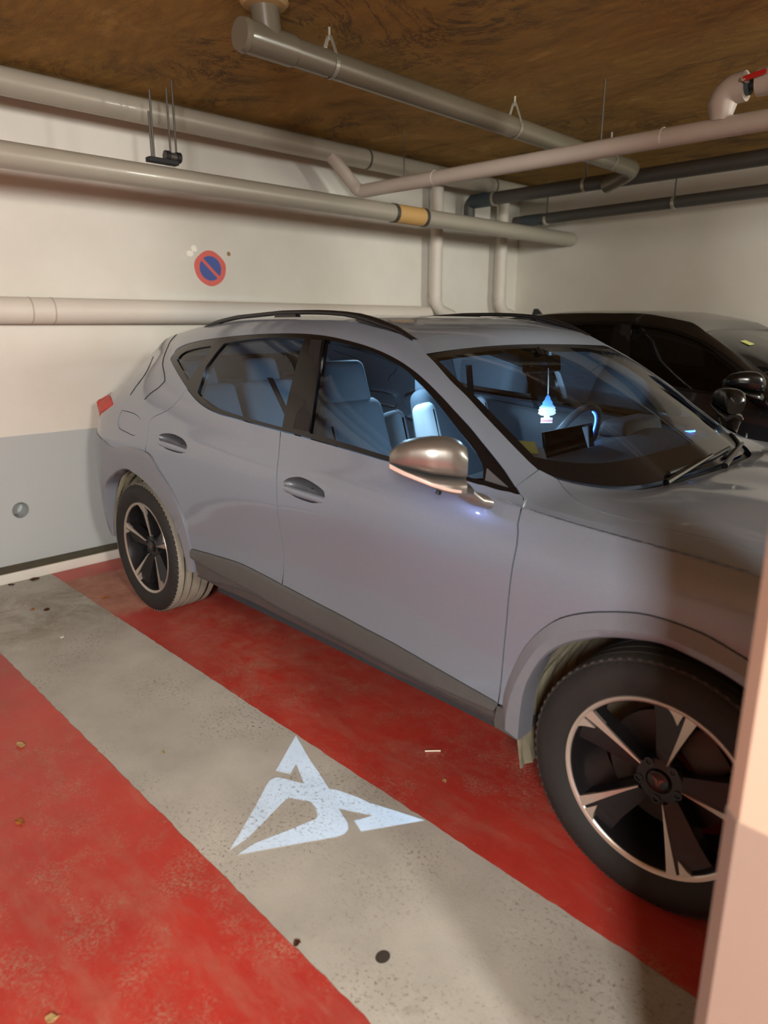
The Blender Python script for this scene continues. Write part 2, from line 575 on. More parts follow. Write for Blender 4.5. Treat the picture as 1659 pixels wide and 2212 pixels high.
def flat_panel(name, loops, thick, place, mat, parent=None):
    """2D loops -> slab of given thickness; place(u, v, d) -> xyz, d in 0..thick"""
    loops = [np.asarray(L, float) for L in loops]
    vs, fs = cdt(loops, np.zeros((0, 2)))
    n = len(vs)
    v = [place(a, b, thick) for a, b in vs] + [place(a, b, 0.0) for a, b in vs]
    f = [tuple(q) for q in fs] + [tuple(i + n for i in reversed(q)) for q in fs]
    bm = bmesh.new()
    bv = [bm.verts.new(q) for q in v]
    for q in f:
        try:
            bm.faces.new([bv[i] for i in q])
        except ValueError:
            pass
    for e in [e for e in bm.edges if len(e.link_faces) == 1]:
        i, j = e.verts[0].index, e.verts[1].index
    bm.verts.index_update()
    done = set()
    for e in [e for e in bm.edges if len(e.link_faces) == 1]:
        i, j = e.verts[0].index, e.verts[1].index
        if i < n and j < n and (i, j) not in done:
            done.add((i, j))
            try:
                bm.faces.new([bv[i], bv[j], bv[j + n], bv[i + n]])
            except ValueError:
                pass
    return bmobj(name, bm, mat, parent)


def curve(pts, step=0.02, k=0.1):
    """open Catmull-Rom through (x,w) points, resampled"""
    p = np.asarray(pts, float)
    if len(p) < 3:
        n = max(2, int(np.hypot(*((p[1] - p[0]) * [1, k])) / step) + 1)
        return p[0] + (p[1] - p[0]) * np.linspace(0, 1, n)[:, None]
    q = np.vstack([2 * p[0] - p[1], p, 2 * p[-1] - p[-2]])
    out = []
    for i in range(1, len(q) - 2):
        n = max(1, int(np.hypot(*((q[i + 1] - q[i]) * [1, k])) / step))
        for j in range(n):
            t = j / n
            a, b, c, d = q[i - 1], q[i], q[i + 1], q[i + 2]
            out.append(0.5 * (2 * b + (c - a) * t + (2 * a - 5 * b + 4 * c - d) * t * t + (3 * b - a - 3 * c + d) * t ** 3))
    out.append(p[-1])
    return np.array(out)


def resample(p, n):
    p = np.asarray(p, float)
    w = p * ([1, 0.1] if p.shape[1] == 2 else [1, 1, 1])
    s = np.concatenate([[0], np.cumsum(np.linalg.norm(np.diff(w, axis=0), axis=1))])
    t = np.linspace(0, s[-1], n)
    return np.stack([np.interp(t, s, p[:, i]) for i in range(p.shape[1])], 1)


# ------------------------------------------------------------------ room
XB, YR, ZC = -1.05, 3.70, 2.67
XF, YL = 9.0, -7.5


def quad(name, v, mat, parent=None):
    return pymesh(name, v, [tuple(range(len(v)))], mat, parent, False)


def build_room():
    fl = quad('floor', [(XB, YL, 0), (XF, YL, 0), (XF, YR, 0), (XB, YR, 0)], M['concrete'])
    tag(fl, kind='structure')
    for nm, y0, y1 in (('red_paint', -1.066, YR - 0.002), ('red_paint', YL + 0.002, -1.62)):
        xs = np.linspace(-0.903, 5.2, 240)
        e0 = [(x, y0 + random.uniform(-0.0022, 0.0022)) for x in xs]
        e1 = [(x, y1 + random.uniform(-0.0022, 0.0022)) for x in xs]
        v = [(x, y, 0.0015) for x, y in e0] + [(x, y, 0.0015) for x, y in e1]
        n = len(xs)
        f = [(i, i + 1, n + i + 1, n + i) for i in range(n - 1)]
        pymesh(nm, v, f, M['red_paint'], fl, False)
    hole = [(-1.145 + 0.046 * math.cos(a), 0.38 + 0.046 * math.sin(a)) for a in np.linspace(0, 2 * math.pi, 32, endpoint=False)]
    wb = flat_panel('wall_back', [[(YL, 0), (YR, 0), (YR, ZC), (YL, ZC)], hole], 0.12, lambda y, z, d: (XB - 0.12 + d, y, z), M['wall'])
    tag(wb, kind='structure')
    flat_panel('grey_band', [[(YL, 0.058), (YR, 0.058), (YR, 0.815), (YL, 0.815)], hole], 0.002, lambda y, z, d: (XB + d, y, z), M['grey_band'], wb)
    o = lathe('pipe_hole', [(-0.115, 0.0005), (-0.115, 0.0455), (0.004, 0.0455), (0.006, 0.048), (0.002, 0.050)], M['grey_band'], wb, 32, 'x')
    o.location = (XB, -1.145, 0.38)
    k = box('trim_1', ((XB - 0.905) / 2, (YL + YR) / 2, 0.029), (XB * -1 - 0.905, YR - YL, 0.058), M['kerb_white'], None, None, 0.006, 2)
    tag(k, kind='structure')
    box('kerb_top', ((XB - 0.915) / 2, (YL + YR) / 2, 0.0595), (XB * -1 - 0.915, YR - YL, 0.003), M['kerb_dirt'], k)
    wr = quad('wall_right', [(XB, YR, 0), (XF, YR, 0), (XF, YR, ZC), (XB, YR, ZC)], M['wall'])
    tag(wr, kind='structure')
    quad('grey_band', [(XB, YR - 0.002, 0), (XF, YR - 0.002, 0), (XF, YR - 0.002, 0.815), (XB, YR - 0.002, 0.815)], M['grey_band'], wr)
    for nm, v in (('wall_front', [(XF, YL, 0), (XF, YR, 0), (XF, YR, ZC), (XF, YL, ZC)]), ('wall_left', [(XB, YL, 0), (XF, YL, 0), (XF, YL, ZC), (XB, YL, ZC)])):
        tag(quad(nm, v, M['wall']), kind='structure')
    ce = quad('ceiling', [(XB, YL, ZC), (XF, YL, ZC), (XF, YR, ZC), (XB, YR, ZC)], M['ceiling'])
    tag(ce, kind='structure')
    # square pillar with chamfered corner at the right edge of the bay
    def prof(e):
        x0, x1, y0, y1, c = 3.036 - e, 3.50 + e, -1.540 - e, -1.14 + e, 0.022
        return [(x0 + c, y0), (x1 - c, y0), (x1, y0 + c), (x1, y1 - c), (x1 - c, y1), (x0 + c, y1), (x0, y1 - c), (x0, y0 + c)]
    def prism(nm, e, z0, z1, mat, parent=None):
        p = prof(e)
        v, f = loft([[(x, y, z) for x, y in p] for z in (z0, z1)], closed_u=True)
        f = list(f) + [tuple(range(7, -1, -1)), tuple(range(8, 16))]
        bm = bmesh.new()
        bv = [bm.verts.new(q) for q in v]
        for q in f:
            bm.faces.new([bv[i] for i in q])
        return bmobj(nm, bm, mat, parent)
    pl = prism('pillar', 0.0, 0.0, ZC, M['pillar'])
    tag(pl, 'pinkish cream concrete pillar with grey lower band at the front wheel', kind='structure')
    prism('grey_band', 0.0015, 0.0, 0.815, M['pillar_grey'], pl)

    # faded no parking sign painted on the rear wall
    s = empty('parking_sign', (XB, 0.224, 1.792), 'round faded no parking sign, blue with red ring and bar, on cream wall', 'sign')
    def place(dx):
        return lambda y, z, d: (dx + d, y, z)
    ring = [(0.119 * math.cos(a) * (1 + 0.02 * math.sin(5 * a)), 0.110 * math.sin(a) * (1 + 0.03 * math.cos(4 * a))) for a in np.linspace(0, 2 * math.pi, 56, endpoint=False)]
    inner = [(0.082 * math.cos(a), 0.078 * math.sin(a)) for a in np.linspace(0, 2 * math.pi, 48, endpoint=False)]
    flat_panel('red_ring', [ring, inner], 0.002, place(0), M['sign_red'], s)
    flat_panel('blue_disc', [inner], 0.0016, place(0), M['sign_blue'], s)
    u = Vector((1, -0.92)).normalized()
    w = Vector((-u.y, u.x))
    flat_panel('red_bar', [[tuple(u * a + w * b) for a, b in ((-0.082, -0.0105), (0.082, -0.0105), (0.082, 0.0105), (-0.082, 0.0105))]], 0.0024, place(0), M['sign_red'], s)
    for y, z in ((-0.103, -0.012), (0.100, -0.030)):
        flat_panel('red_dot', [[(y + 0.013 * math.cos(a), z + 0.016 * math.sin(a)) for a in np.linspace(0, 6.283, 14, endpoint=False)]], 0.0026, place(0), M['sign_red'], s)
    # plaster fillings beside the sign
    def blob(name, y, z, r, mat, label, sd, sq=1.0):
        rr = random.Random(sd)
        lp = [(y + r * (1 + rr.uniform(-.18, .18)) * math.cos(a), z + r * sq * (1 + rr.uniform(-.18, .18)) * math.sin(a)) for a in np.linspace(0, 6.283, 16, endpoint=False)]
        o = flat_panel(name, [lp], 0.004, lambda p, q, d: (XB + d, p, q), mat)
        tag(o, label, 'plaster')
    blob('plaster_patch', 0.110, 1.909, 0.021, M['plaster'], 'white plaster dab on the wall, upper of two left of the sign', 3)
    blob('plaster_patch', 0.076, 1.876, 0.024, M['plaster'], 'white plaster dab on the wall, lower of two left of the sign', 5, 0.8)
    blob('plaster_patch', 0.372, 1.893, 0.014, M['plaster_tan'], 'small brownish chip in the wall to the right of the sign', 8)


def straight(name, a, b, r, mat, label=None, cat='pipe', parent=None, group=None):
    o = tube(name, [a, b], r, mat, parent, 20)
    if label:
        tag(o, label, cat, group)
    return o


def build_pipes():
    # two long pipes along the rear wall
    xu, zu, ru = -0.78, 2.586, 0.066
    p = straight('overhead_pipe', (xu, YL + 0.01, zu), (xu, YR - 0.01, zu), ru, M['pipe_grey'], 'upper pale grey pipe close under the brown ceiling along the rear wall')
    for y in (-3.2, 1.40, 2.9):
        straight('pipe_joint', (xu, y - 0.008, zu), (xu, y + 0.008, zu), ru + 0.002, M['rod'], parent=p)
    xl, zl, rl = -0.45, 2.186, 0.060
    p = straight('overhead_pipe', (xl, YL + 0.01, zl), (xl, YR - 0.01, zl), rl, M['pipe_grey'], 'lower pale grey pipe with tan tape ring along the rear wall')
    straight('tape_ring', (xl, 1.37, zl), (xl, 1.64, zl), rl + 0.003, M['tape'], parent=p)
    for y in (1.35, 1.66):
        straight('pipe_joint', (xl, y - 0.014, zl), (xl, y + 0.014, zl), rl + 0.005, M['rod'], parent=p)
    # hanger with clamp above the lower pipe
    h = empty('pipe_hanger', (xl, -0.37, 2.30), 'dark steel rod hanger with rubber clamp resting on lower rear pipe', 'hanger')
    bm = bmesh.new()
    bm_box(bm, (0, -0.02, -0.030), (0.05, 0.17, 0.024), None, 0.004)
    bmobj('hanger_plate', bm, M['matte_black'], h)
    for y, z0, z1 in ((-0.079, -0.02, 0.20), (-0.066, -0.02, 0.30), (0.030, 0.02, 0.33), (0.064, 0.02, 0.37)):
        tube('rod', [(0, y, z0), (0, y, z1)], 0.0055, M['rod'], h, 8)
    for y in (0.008, 0.072):
        lathe('clamp_ring', [(y - 0.012, 0.015), (y - 0.012, 0.027), (y + 0.012, 0.027), (y + 0.012, 0.015), (y - 0.012, 0.015)], M['matte_black'], h, 20)
    lathe('clamp_body', [(-0.005, 0.0), (-0.005, 0.021), (0.08, 0.021), (0.08, 0.0)], M['rod'], h, 20)
    # white pipe on the rear wall behind the car
    z = 1.508
    p = straight('wall_pipe', (XB + 0.073, YL + 0.01, z), (XB + 0.073, 2.30, z), 0.072, M['pipe_white'], 'thick white horizontal pipe on the rear wall below the sign')
    for y in (-0.98, -0.86):
        straight('pipe_joint', (XB + 0.073, y - 0.004, z), (XB + 0.073, y + 0.004, z), 0.0735, M['pipe_pink'], parent=p)
    # two white down pipes in the corner
    for y, lab in ((2.356, 'white down pipe on rear wall, farther from the corner'), (3.28, 'white down pipe on rear wall, nearest the corner')):
        pts = [(-0.93, y, 2.66)] + arc_pts((-0.93, y, 2.6), (-0.93, y, 1.56), (-0.93, y + 0.22, 1.50), 0.12)
        p = tube('down_pipe', pts, 0.052, M['pipe_white'], None, 18)
        tag(p, lab, 'pipe')
        straight('pipe_collar', (-0.93, y, 1.66), (-0.93, y, 1.70), 0.056, M['pipe_white'], parent=p)
    # pinkish branch pipe running forward from the upper pipe
    y, z, r = 1.30, 2.352, 0.045
    pts = [(-0.76, 1.03, 2.565)] + arc_pts((-0.755, 1.08, 2.53), (-0.75, 1.30, 2.352), (-0.5, 1.30, 2.352), 0.05) + [(1.0, 1.30, 2.338), (8.98, 1.30, 2.28)]
    p = tube('branch_pipe', pts, r, M['pipe_pink'], None, 18)
    tag(p, 'pinkish white pipe running forward over the cars with valve branch', 'pipe')
    for x in (-0.30, 1.155):
        tube('hanger_rod', [(x, y, z), (x, y, ZC)], 0.004, M['rod'], p, 8)
    for x in (-0.02, 1.50):
        straight('pipe_joint', (x - 0.004, y, z - 0.003 - 0.008 * max(x, 0)), (x + 0.004, y, z - 0.003 - 0.008 * max(x, 0)), r + 0.0015, M['pipe_white'], parent=p)
    # insulated valve branch standing on it
    vb = empty('valve_branch', (1.775, 1.30, 2.33), 'lagged pipe elbow with red handled valve on the pinkish pipe', 'valve')
    tube('elbow_lagging', [(0, 0, 0.03)] + [tuple(q) for q in arc_pts((0, 0, 0.05), (0, 0, 0.155), (0.10, 0, 0.160), 0.06)], [0.046, 0.050] + [0.064] * 10, M['pipe_pink'], vb, 20)
    lathe('valve_collar', [(0.098, 0.0), (0.098, 0.040), (0.118, 0.040), (0.118, 0.022), (0.150, 0.022), (0.150, 0.0)], M['pipe_teal'], vb, 20, 'x').location = (0, 0, 0.158)
    bm = bmesh.new()
    bm_box(bm, (0.155, -0.072, 0.176), (0.10, 0.012, 0.022), Matrix.Rotation(-0.12, 4, 'Y'), 0.004)
    bmobj('red_handle', bm, M['red_handle'], vb)
    tube('valve_stem', [(0.112, -0.078, 0.170), (0.112, 0.0, 0.168)], 0.010, M['steel'], vb, 10)
    tube('pipe_lagging', [(0.150, 0, 0.160), (7.2, 0, 0.19)], 0.056, M['pipe_pink'], vb, 20)
    # grey drain pipe under the ceiling with tee, straps and end elbow
    d = empty('drain_pipe', (0.66, 0, 2.52), 'grey plastic drain pipe with tee and steel straps under the ceiling', 'pipe')
    pts = [(0, -0.60, 0.012), (0, 1.2, -0.010)] + [tuple(q) for q in arc_pts((0, 2.3, -0.026), (0, 2.66, -0.030), (-0.16, 2.70, -0.075), 0.10)] + [(-0.26, 2.73, -0.095)]
    tube('pipe_run', pts, 0.054, M['pvc'], d, 20)
    tube('tee_collar', [(0, -0.60, 0.012), (0, -0.585, 0.012), (0, -0.37, 0.010)], [0.060, 0.060, 0.060], M['pvc'], d, 24)
    tube('end_cap', [(0, -0.622, 0.012), (0, -0.598, 0.012)], [0.058, 0.0635], M['pvc'], d, 24)
    tube('riser', [(0.0, -0.485, 0.03), (0.0, -0.50, 0.15)], [0.056, 0.056], M['pvc'], d, 20)
    lathe('ceiling_rose', [(0.130, 0.056), (0.136, 0.085), (0.150, 0.098)], M['plaster_tan'], d, 20, 'z').location = (0, -0.498, 0)
    for y in (-0.16, 1.20, 2.30):
        zz = 0.012 - 0.016 * (y + 0.6) / 1.0 * 0.75
        st = []
        for a in np.linspace(-0.75 * math.pi * 1.2, -0.10 * math.pi + 0.35, 15):
            st.append((0.0572 * math.cos(a), y, zz + 0.0572 * math.sin(a)))
        top = (0.004, y, 0.118)
        bm = bmesh.new()
        path = [top] + st[::-1] + [(-0.030, y, zz + 0.075), (-0.010, y, 0.118)]
        vv = []
        for q in path:
            vv.append((bm.verts.new((q[0], q[1] - 0.010, q[2])), bm.verts.new((q[0], q[1] + 0.010, q[2]))))
        for a, b in zip(vv, vv[1:]):
            bm.faces.new((a[0], a[1], b[1], b[0]))
        r_ = bmesh.ops.solidify(bm, geom=bm.faces[:], thickness=0.002)
        bmobj('hanger_strap', bm, M['steel'], d)
        tube('strap_rod', [(-0.002, y, 0.10), (-0.002, y, 0.149)], 0.005, M['steel'], d, 8)
    # two dark pipes along the right wall
    y, z = 2.78, 2.462
    p = straight('dark_pipe', (-0.86, y, z), (8.98, y, z + 0.012), 0.052, M['pipe_dark'], 'upper dark grey pipe toward the right wall with teal coupling')
    straight('coupling', (-0.90, y, z), (-0.66, y, z), 0.058, M['pipe_teal'], parent=p)
    straight('coupling_ring', (-0.665, y, z), (-0.645, y, z), 0.061, M['pipe_grey'], parent=p)
    tube('elbow', [tuple(q) for q in arc_pts((-0.84, y, z), (-0.93, y, z), (-0.93, y, z - 0.2), 0.05)], 0.05, M['pipe_dark'], p, 16)
    for x in (0.2, 1.9):
        tube('hanger_rod', [(x, y, z), (x, y, ZC)], 0.006, M['rod'], p, 8)
        straight('pipe_clip', (x - 0.012, y, z), (x + 0.012, y, z), 0.0545, M['steel'], parent=p)
    y, z = 3.42, 2.352
    p = straight('dark_pipe', (-0.90, y, z), (8.98, y, z + 0.06), 0.046, M['pipe_dark'], 'lower dark grey pipe beside the cream right wall')
    straight('coupling', (-0.80, y, z), (-0.60, y, z), 0.050, M['pipe_teal'], parent=p)
    for x in (-0.55, 0.62, 2.2):
        tube('hanger_rod', [(x, y, z), (x, y, ZC)], 0.006, M['rod'], p, 8)
        straight('pipe_clip', (x - 0.012, y, z + 0.01 * x), (x + 0.012, y, z + 0.01 * x), 0.049, M['steel'], parent=p)


build_room()
build_pipes()


# ------------------------------------------------------------------ car body surface
# right half of the car: stations along x (metres from the rear axle), rows from the sill up to the roof
XS=np.array([-.88,-.84,-.70,-.50,-.28,-.05,.25,.6,1.0,1.3,1.55,1.75,1.95,2.10,2.22,2.35,2.60,2.85,3.10,3.30,3.45])
# rows: list of (y list, z list)
ROWS=[
 # r0 underside
 ([.40,.50,.66,.76,.80,.81,.82,.82,.82,.82,.82,.82,.82,.82,.82,.82,.81,.80,.76,.66,.42],
  [.24,.22,.20,.19,.19,.19,.19,.19,.19,.19,.19,.19,.19,.19,.19,.19,.19,.19,.20,.21,.23]),
 # r1 sill bottom
 ([.46,.56,.71,.82,.875,.885,.88,.875,.872,.872,.872,.875,.878,.88,.885,.89,.885,.87,.82,.71,.48],
  [.33,.31,.285,.275,.27,.265,.26,.26,.26,.26,.26,.26,.26,.26,.26,.26,.26,.26,.27,.28,.29]),
 # r2
 ([.49,.60,.745,.855,.90,.905,.895,.886,.882,.882,.882,.885,.89,.895,.90,.905,.905,.89,.84,.74,.52],
  [.40,.39,.37,.36,.36,.355,.35,.35,.35,.35,.35,.35,.35,.35,.35,.35,.35,.35,.35,.36,.37]),
 # r3
 ([.52,.635,.775,.875,.91,.915,.905,.893,.888,.888,.888,.89,.896,.902,.906,.910,.912,.90,.855,.76,.54],
  [.52,.51,.50,.49,.49,.485,.48,.48,.48,.48,.48,.48,.48,.48,.48,.48,.48,.48,.48,.48,.48]),
 # r4
 ([.54,.655,.79,.88,.913,.92,.912,.902,.898,.898,.898,.90,.903,.906,.909,.912,.914,.90,.86,.765,.55],
  [.66,.66,.65,.65,.64,.64,.635,.63,.63,.63,.63,.63,.63,.63,.63,.63,.63,.63,.62,.61,.60]),
 # r5 crease
 ([.54,.655,.785,.872,.908,.920,.917,.912,.911,.911,.911,.911,.911,.911,.911,.911,.910,.893,.85,.75,.53],
  [.80,.80,.80,.80,.79,.785,.78,.775,.77,.77,.77,.77,.77,.77,.77,.77,.765,.755,.735,.71,.68]),
 # r6 shoulder
 ([.53,.64,.765,.85,.888,.905,.906,.904,.903,.902,.901,.899,.897,.895,.893,.891,.888,.87,.82,.71,.48],
  [.92,.92,.92,.92,.92,.91,.90,.895,.89,.89,.89,.888,.885,.88,.877,.873,.865,.85,.82,.775,.73]),
 # r7 belt
 ([.53,.66,.75,.81,.845,.862,.868,.866,.866,.866,.866,.864,.860,.857,.853,.848,.842,.825,.77,.65,.43],
  [1.00,1.00,1.00,1.01,1.03,1.025,1.01,.995,.985,.98,.975,.970,.965,.958,.950,.938,.922,.902,.865,.815,.765]),
 # r10 window top / dlo
 ([.51,.61,.675,.665,.645,.665,.675,.685,.69,.687,.688,.705,.735,.775,.80,.80,.79,.77,.715,.60,.38],
  [1.03,1.03,1.05,1.15,1.245,1.305,1.358,1.388,1.398,1.388,1.342,1.270,1.150,1.030,.970,.955,.941,.920,.882,.83,.78]),
 # r11 roof edge / windshield edge / hood gap
 ([.50,.60,.655,.60,.545,.58,.59,.60,.603,.60,.597,.612,.643,.668,.69,.715,.745,.725,.665,.55,.34],
  [1.04,1.04,1.07,1.20,1.355,1.390,1.428,1.455,1.462,1.448,1.392,1.300,1.175,1.075,.992,.966,.952,.930,.89,.838,.787]),
 # r12 inner
 ([.44,.53,.605,.57,.52,.53,.54,.55,.553,.55,.547,.56,.59,.615,.635,.66,.69,.67,.61,.50,.30],
  [1.045,1.045,1.08,1.215,1.37,1.404,1.441,1.468,1.475,1.461,1.405,1.312,1.187,1.087,1.0,.972,.958,.936,.896,.843,.79]),
]
def pchip_slopes(x,y):
    h=np.diff(x);d=np.diff(y,axis=0)/h[:,None] if y.ndim>1 else np.diff(y)/h
    m=np.zeros_like(y)
    a=d[:-1];b=d[1:];hh=h[:-1];h2=h[1:]
    w1=2*h2+hh;w2=h2+2*hh
    if y.ndim>1:w1=w1[:,None];w2=w2[:,None]
    with np.errstate(all='ignore'):
        mm=(w1+w2)/(w1/a+w2/b)
    mm=np.where(a*b>0,mm,0); m[1:-1]=np.nan_to_num(mm); m[0]=d[0];m[-1]=d[-1]
    return m
def catmull_slopes(x,y):
    m=np.zeros_like(y)
    d=np.diff(y,axis=0)/np.diff(x)[:,None]
    h=np.diff(x)[:,None]
    m[1:-1]=(d[:-1]*h[1:]+d[1:]*h[:-1])/(h[1:]+h[:-1]); m[0]=d[0];m[-1]=d[-1]
    return m
TY=np.array([r[0] for r in ROWS]).T; TZ=np.array([r[1] for r in ROWS]).T
# insert rows 8,9 between belt(7) and dlo top
def ins(T,b):
    a=T[:,7];c=T[:,8]
    r8=a+(c-a)/3+b; r9=a+(c-a)*2/3+b
    return np.column_stack([T[:,:8],r8,r9,T[:,8:]])
TY=ins(TY,np.where((XS>-.4)&(XS<2.0),.012,.004));TZ=ins(TZ,0.)
MY=catmull_slopes(XS,TY);MZ=catmull_slopes(XS,TZ)
NR=TY.shape[1]; WS=np.arange(NR).astype(float)
def herm(t,h,a,b,ma,mb):
    t2=t*t;t3=t2*t
    return (2*t3-3*t2+1)*a+(t3-2*t2+t)*h*ma+(-2*t3+3*t2)*b+(t3-t2)*h*mb
def S(x,w):
    """right side of the car: returns (n,3)"""
    x=np.atleast_1d(np.asarray(x,float));w=np.atleast_1d(np.asarray(w,float))
    xc=np.clip(x,XS[0],XS[-1]); i=np.clip(np.searchsorted(XS,xc)-1,0,len(XS)-2)
    h=XS[i+1]-XS[i];t=((xc-XS[i])/h)
    cy=herm(t[:,None],h[:,None],TY[i],TY[i+1],MY[i],MY[i+1])
    cz=herm(t[:,None],h[:,None],TZ[i],TZ[i+1],MZ[i],MZ[i+1])
    my=catmull_slopes(WS,cy.T).T;mz=catmull_slopes(WS,cz.T).T
    wc=np.clip(w,0,NR-1);j=np.clip(wc.astype(int),0,NR-2);u=wc-j;k=np.arange(len(x))
    y=herm(u,1.,cy[k,j],cy[k,j+1],my[k,j],my[k,j+1]);z=herm(u,1.,cz[k,j],cz[k,j+1],mz[k,j],mz[k,j+1])
    return np.stack([x,-y,z],1)
def N(x,w,e=1e-3):
    a=S(np.asarray(x)+e,w)-S(np.asarray(x)-e,w);b=S(x,np.asarray(w)+e*10)-S(x,np.asarray(w)-e*10)
    n=np.cross(a,b);n/=np.linalg.norm(n,axis=1)[:,None]+1e-12
    return n


# ------------------------------------------------------------------ car
TR = json.loads('''{"dlo":[[0.079,9.47],[0.082,9.82],[0.153,9.97],[0.284,9.98],[0.449,9.98],[0.67,10.0],[0.865,10.03],[1.04,10.06],[1.151,10.04],[1.256,10.01],[1.355,9.99],[1.449,9.98],[1.541,9.97],[1.61,9.96],[1.679,9.93],[1.748,9.89],[1.828,9.85],[1.908,9.84],[1.983,9.94],[2.053,10.11],[2.108,10.15],[2.164,10.05],[2.192,9.91],[2.137,8.66],[2.083,8.19],[2.039,7.9],[1.893,7.51],[1.718,7.42],[1.617,7.42],[1.481,7.44],[1.312,7.47],[1.173,7.5],[0.999,7.54],[0.806,7.6],[0.702,7.63],[0.589,7.73],[0.484,7.93],[0.38,8.24],[0.245,8.74],[0.133,9.2]],"gq":[[0.155,9.35],[0.209,9.62],[0.444,9.7],[0.434,9.29],[0.362,8.52]],"gr":[[0.547,9.74],[0.756,9.84],[0.939,9.89],[1.107,9.87],[1.118,8.97],[1.135,7.59],[0.931,7.65],[0.73,7.73],[0.626,7.81],[0.504,8.06],[0.476,8.16],[0.475,8.58],[0.47,9.03],[0.511,9.45]],"gf":[[1.216,9.9],[1.317,9.88],[1.435,9.88],[1.552,9.84],[1.644,9.82],[1.727,9.73],[1.804,9.62],[1.89,9.5],[1.957,9.42],[2.011,9.42],[2.045,9.29],[2.058,9.04],[2.073,8.45],[2.033,8.13],[1.889,7.66],[1.712,7.55],[1.521,7.56],[1.388,7.58],[1.3,7.59],[1.272,8.56]],"fgap":[[2.192,9.91],[2.208,9.8],[2.219,9.03],[2.233,6.87],[2.238,6.47],[2.248,6.21],[2.254,5.84],[2.252,5.4],[2.249,4.88],[2.241,3.92],[2.236,3.44],[2.231,2.82],[2.222,2.22]],"fgap2":[[2.222,2.22],[2.214,1.96],[2.209,1.73],[2.213,1.49]],"mgap":[[1.134,7.51],[1.145,7.15],[1.166,6.51],[1.183,5.67],[1.184,4.75],[1.186,4.14],[1.19,3.6],[1.177,3.13],[1.16,2.72],[1.137,2.04]],"clad_top":[[0.48,2.71],[0.669,2.81],[0.858,2.89],[0.988,2.86],[1.158,2.78],[1.345,2.69],[1.521,2.61],[1.649,2.54],[1.783,2.49],[1.958,2.38],[2.093,2.3],[2.222,2.23],[2.242,2.22]],"door_bot":[[0.484,2.41],[0.712,2.25],[0.975,2.15],[1.146,2.01],[1.514,1.94],[1.841,1.84],[2.065,1.88],[2.216,1.97]],"sill_hi":[[0.599,1.55],[0.782,1.87],[0.971,1.94],[1.15,1.81],[1.512,1.7]],"sill_bot":[[0.593,1.56],[0.671,1.44],[0.892,1.51],[1.146,1.47],[1.361,1.44],[1.51,1.42],[1.714,1.34],[1.955,1.42],[2.211,1.46],[2.297,1.42]],"ro":[[-0.401,5.42],[-0.282,5.28],[-0.188,5.3],[-0.055,5.51],[0.07,5.59],[0.189,5.5],[0.258,5.08],[0.35,4.59],[0.418,4.02],[0.459,3.39],[0.48,2.71]],"ri":[[-0.354,3.75],[-0.202,4.35],[-0.068,4.65],[0.043,4.6],[0.152,4.4],[0.25,4.09],[0.329,3.68],[0.386,3.1],[0.424,2.32],[0.457,1.72],[0.593,1.56]],"fo":[[2.244,2.23],[2.246,2.47],[2.26,2.9],[2.288,3.41],[2.318,3.81],[2.36,4.19],[2.411,4.52],[2.476,4.78],[2.541,4.97],[2.609,5.13],[2.675,5.18],[2.746,5.14],[2.814,5.01],[2.865,4.91]],"fi":[[2.301,1.43],[2.306,2.14],[2.32,2.92],[2.364,3.59],[2.422,4.02],[2.493,4.32],[2.551,4.5],[2.614,4.62],[2.682,4.7],[2.759,4.66],[2.85,4.47]],"fc":[[2.262,1.68],[2.272,2.29],[2.291,2.95],[2.337,3.62],[2.396,4.13],[2.49,4.51],[2.599,4.75],[2.7,4.82],[2.847,4.65]],"apgap":[[2.165,10.07],[2.165,11.07]],"wsedge":[[2.213,11.71],[2.165,11.02],[2.137,10.92],[2.09,10.85],[2.022,10.78],[1.952,10.7],[1.876,10.66],[1.8,10.6],[1.703,10.76],[1.661,10.82]],"roofe":[[1.661,10.82],[1.606,11.09],[1.556,11.24],[1.519,11.04],[1.407,10.87],[1.29,10.88],[1.064,10.8],[0.83,10.85],[0.554,10.97],[0.371,10.99],[0.07,11.4],[-0.31,11.22]],"hoodgap":[[2.215,11.68],[2.252,11.34],[2.31,10.97],[2.362,10.79],[2.415,10.74],[2.483,10.79],[2.588,10.88],[2.697,11.07],[2.773,11.06]],"rdoor":[[0.38,8.24],[0.297,7.51],[0.145,6.88],[0.155,6.16],[0.136,5.47]],"fuel":[[-0.19,6.86],[-0.035,6.89],[0.048,6.7],[0.032,6.08],[-0.057,6.06],[-0.165,6.11],[-0.197,6.31]],"hr":[[0.252,6.34],[0.288,6.48],[0.381,6.57],[0.476,6.46],[0.517,6.2],[0.496,5.96],[0.45,5.89],[0.345,5.91],[0.285,6.06]],"hf":[[1.222,5.88],[1.254,6.05],[1.319,6.17],[1.4,6.06],[1.455,5.88],[1.462,5.72],[1.439,5.55],[1.397,5.45],[1.303,5.48],[1.242,5.63]]}''')
TR_SEAM = [[-.10, 11.0], [-.115, 10.59], [-.075, 10.25], [.01, 9.36], [.10, 8.8], [.145, 8.45], [.115, 8.2], [.053, 7.9], [.02, 7.6]]
TR_SEAM2 = [[-.27, 10.2], [-.17, 9.4], [-.14, 8.9], [-.16, 8.2], [-.17, 7.7]]
KW = 0.11      # metres per row, for isotropic triangulation


def sx(p, side, off=0.0):
    """(x,w) -> points on the body surface, pushed outwards by off"""
    p = np.asarray(p, float).reshape(-1, 2)
    q = S(p[:, 0], p[:, 1])
    if np.any(off):
        n = N(p[:, 0], p[:, 1])
        n = np.where(n[:, 1:2] > 0, -n, n)
        q = q + n * (np.asarray(off).reshape(-1, 1) if np.ndim(off) else off)
    if side < 0:
        q = q * [1, -1, 1]
    return q


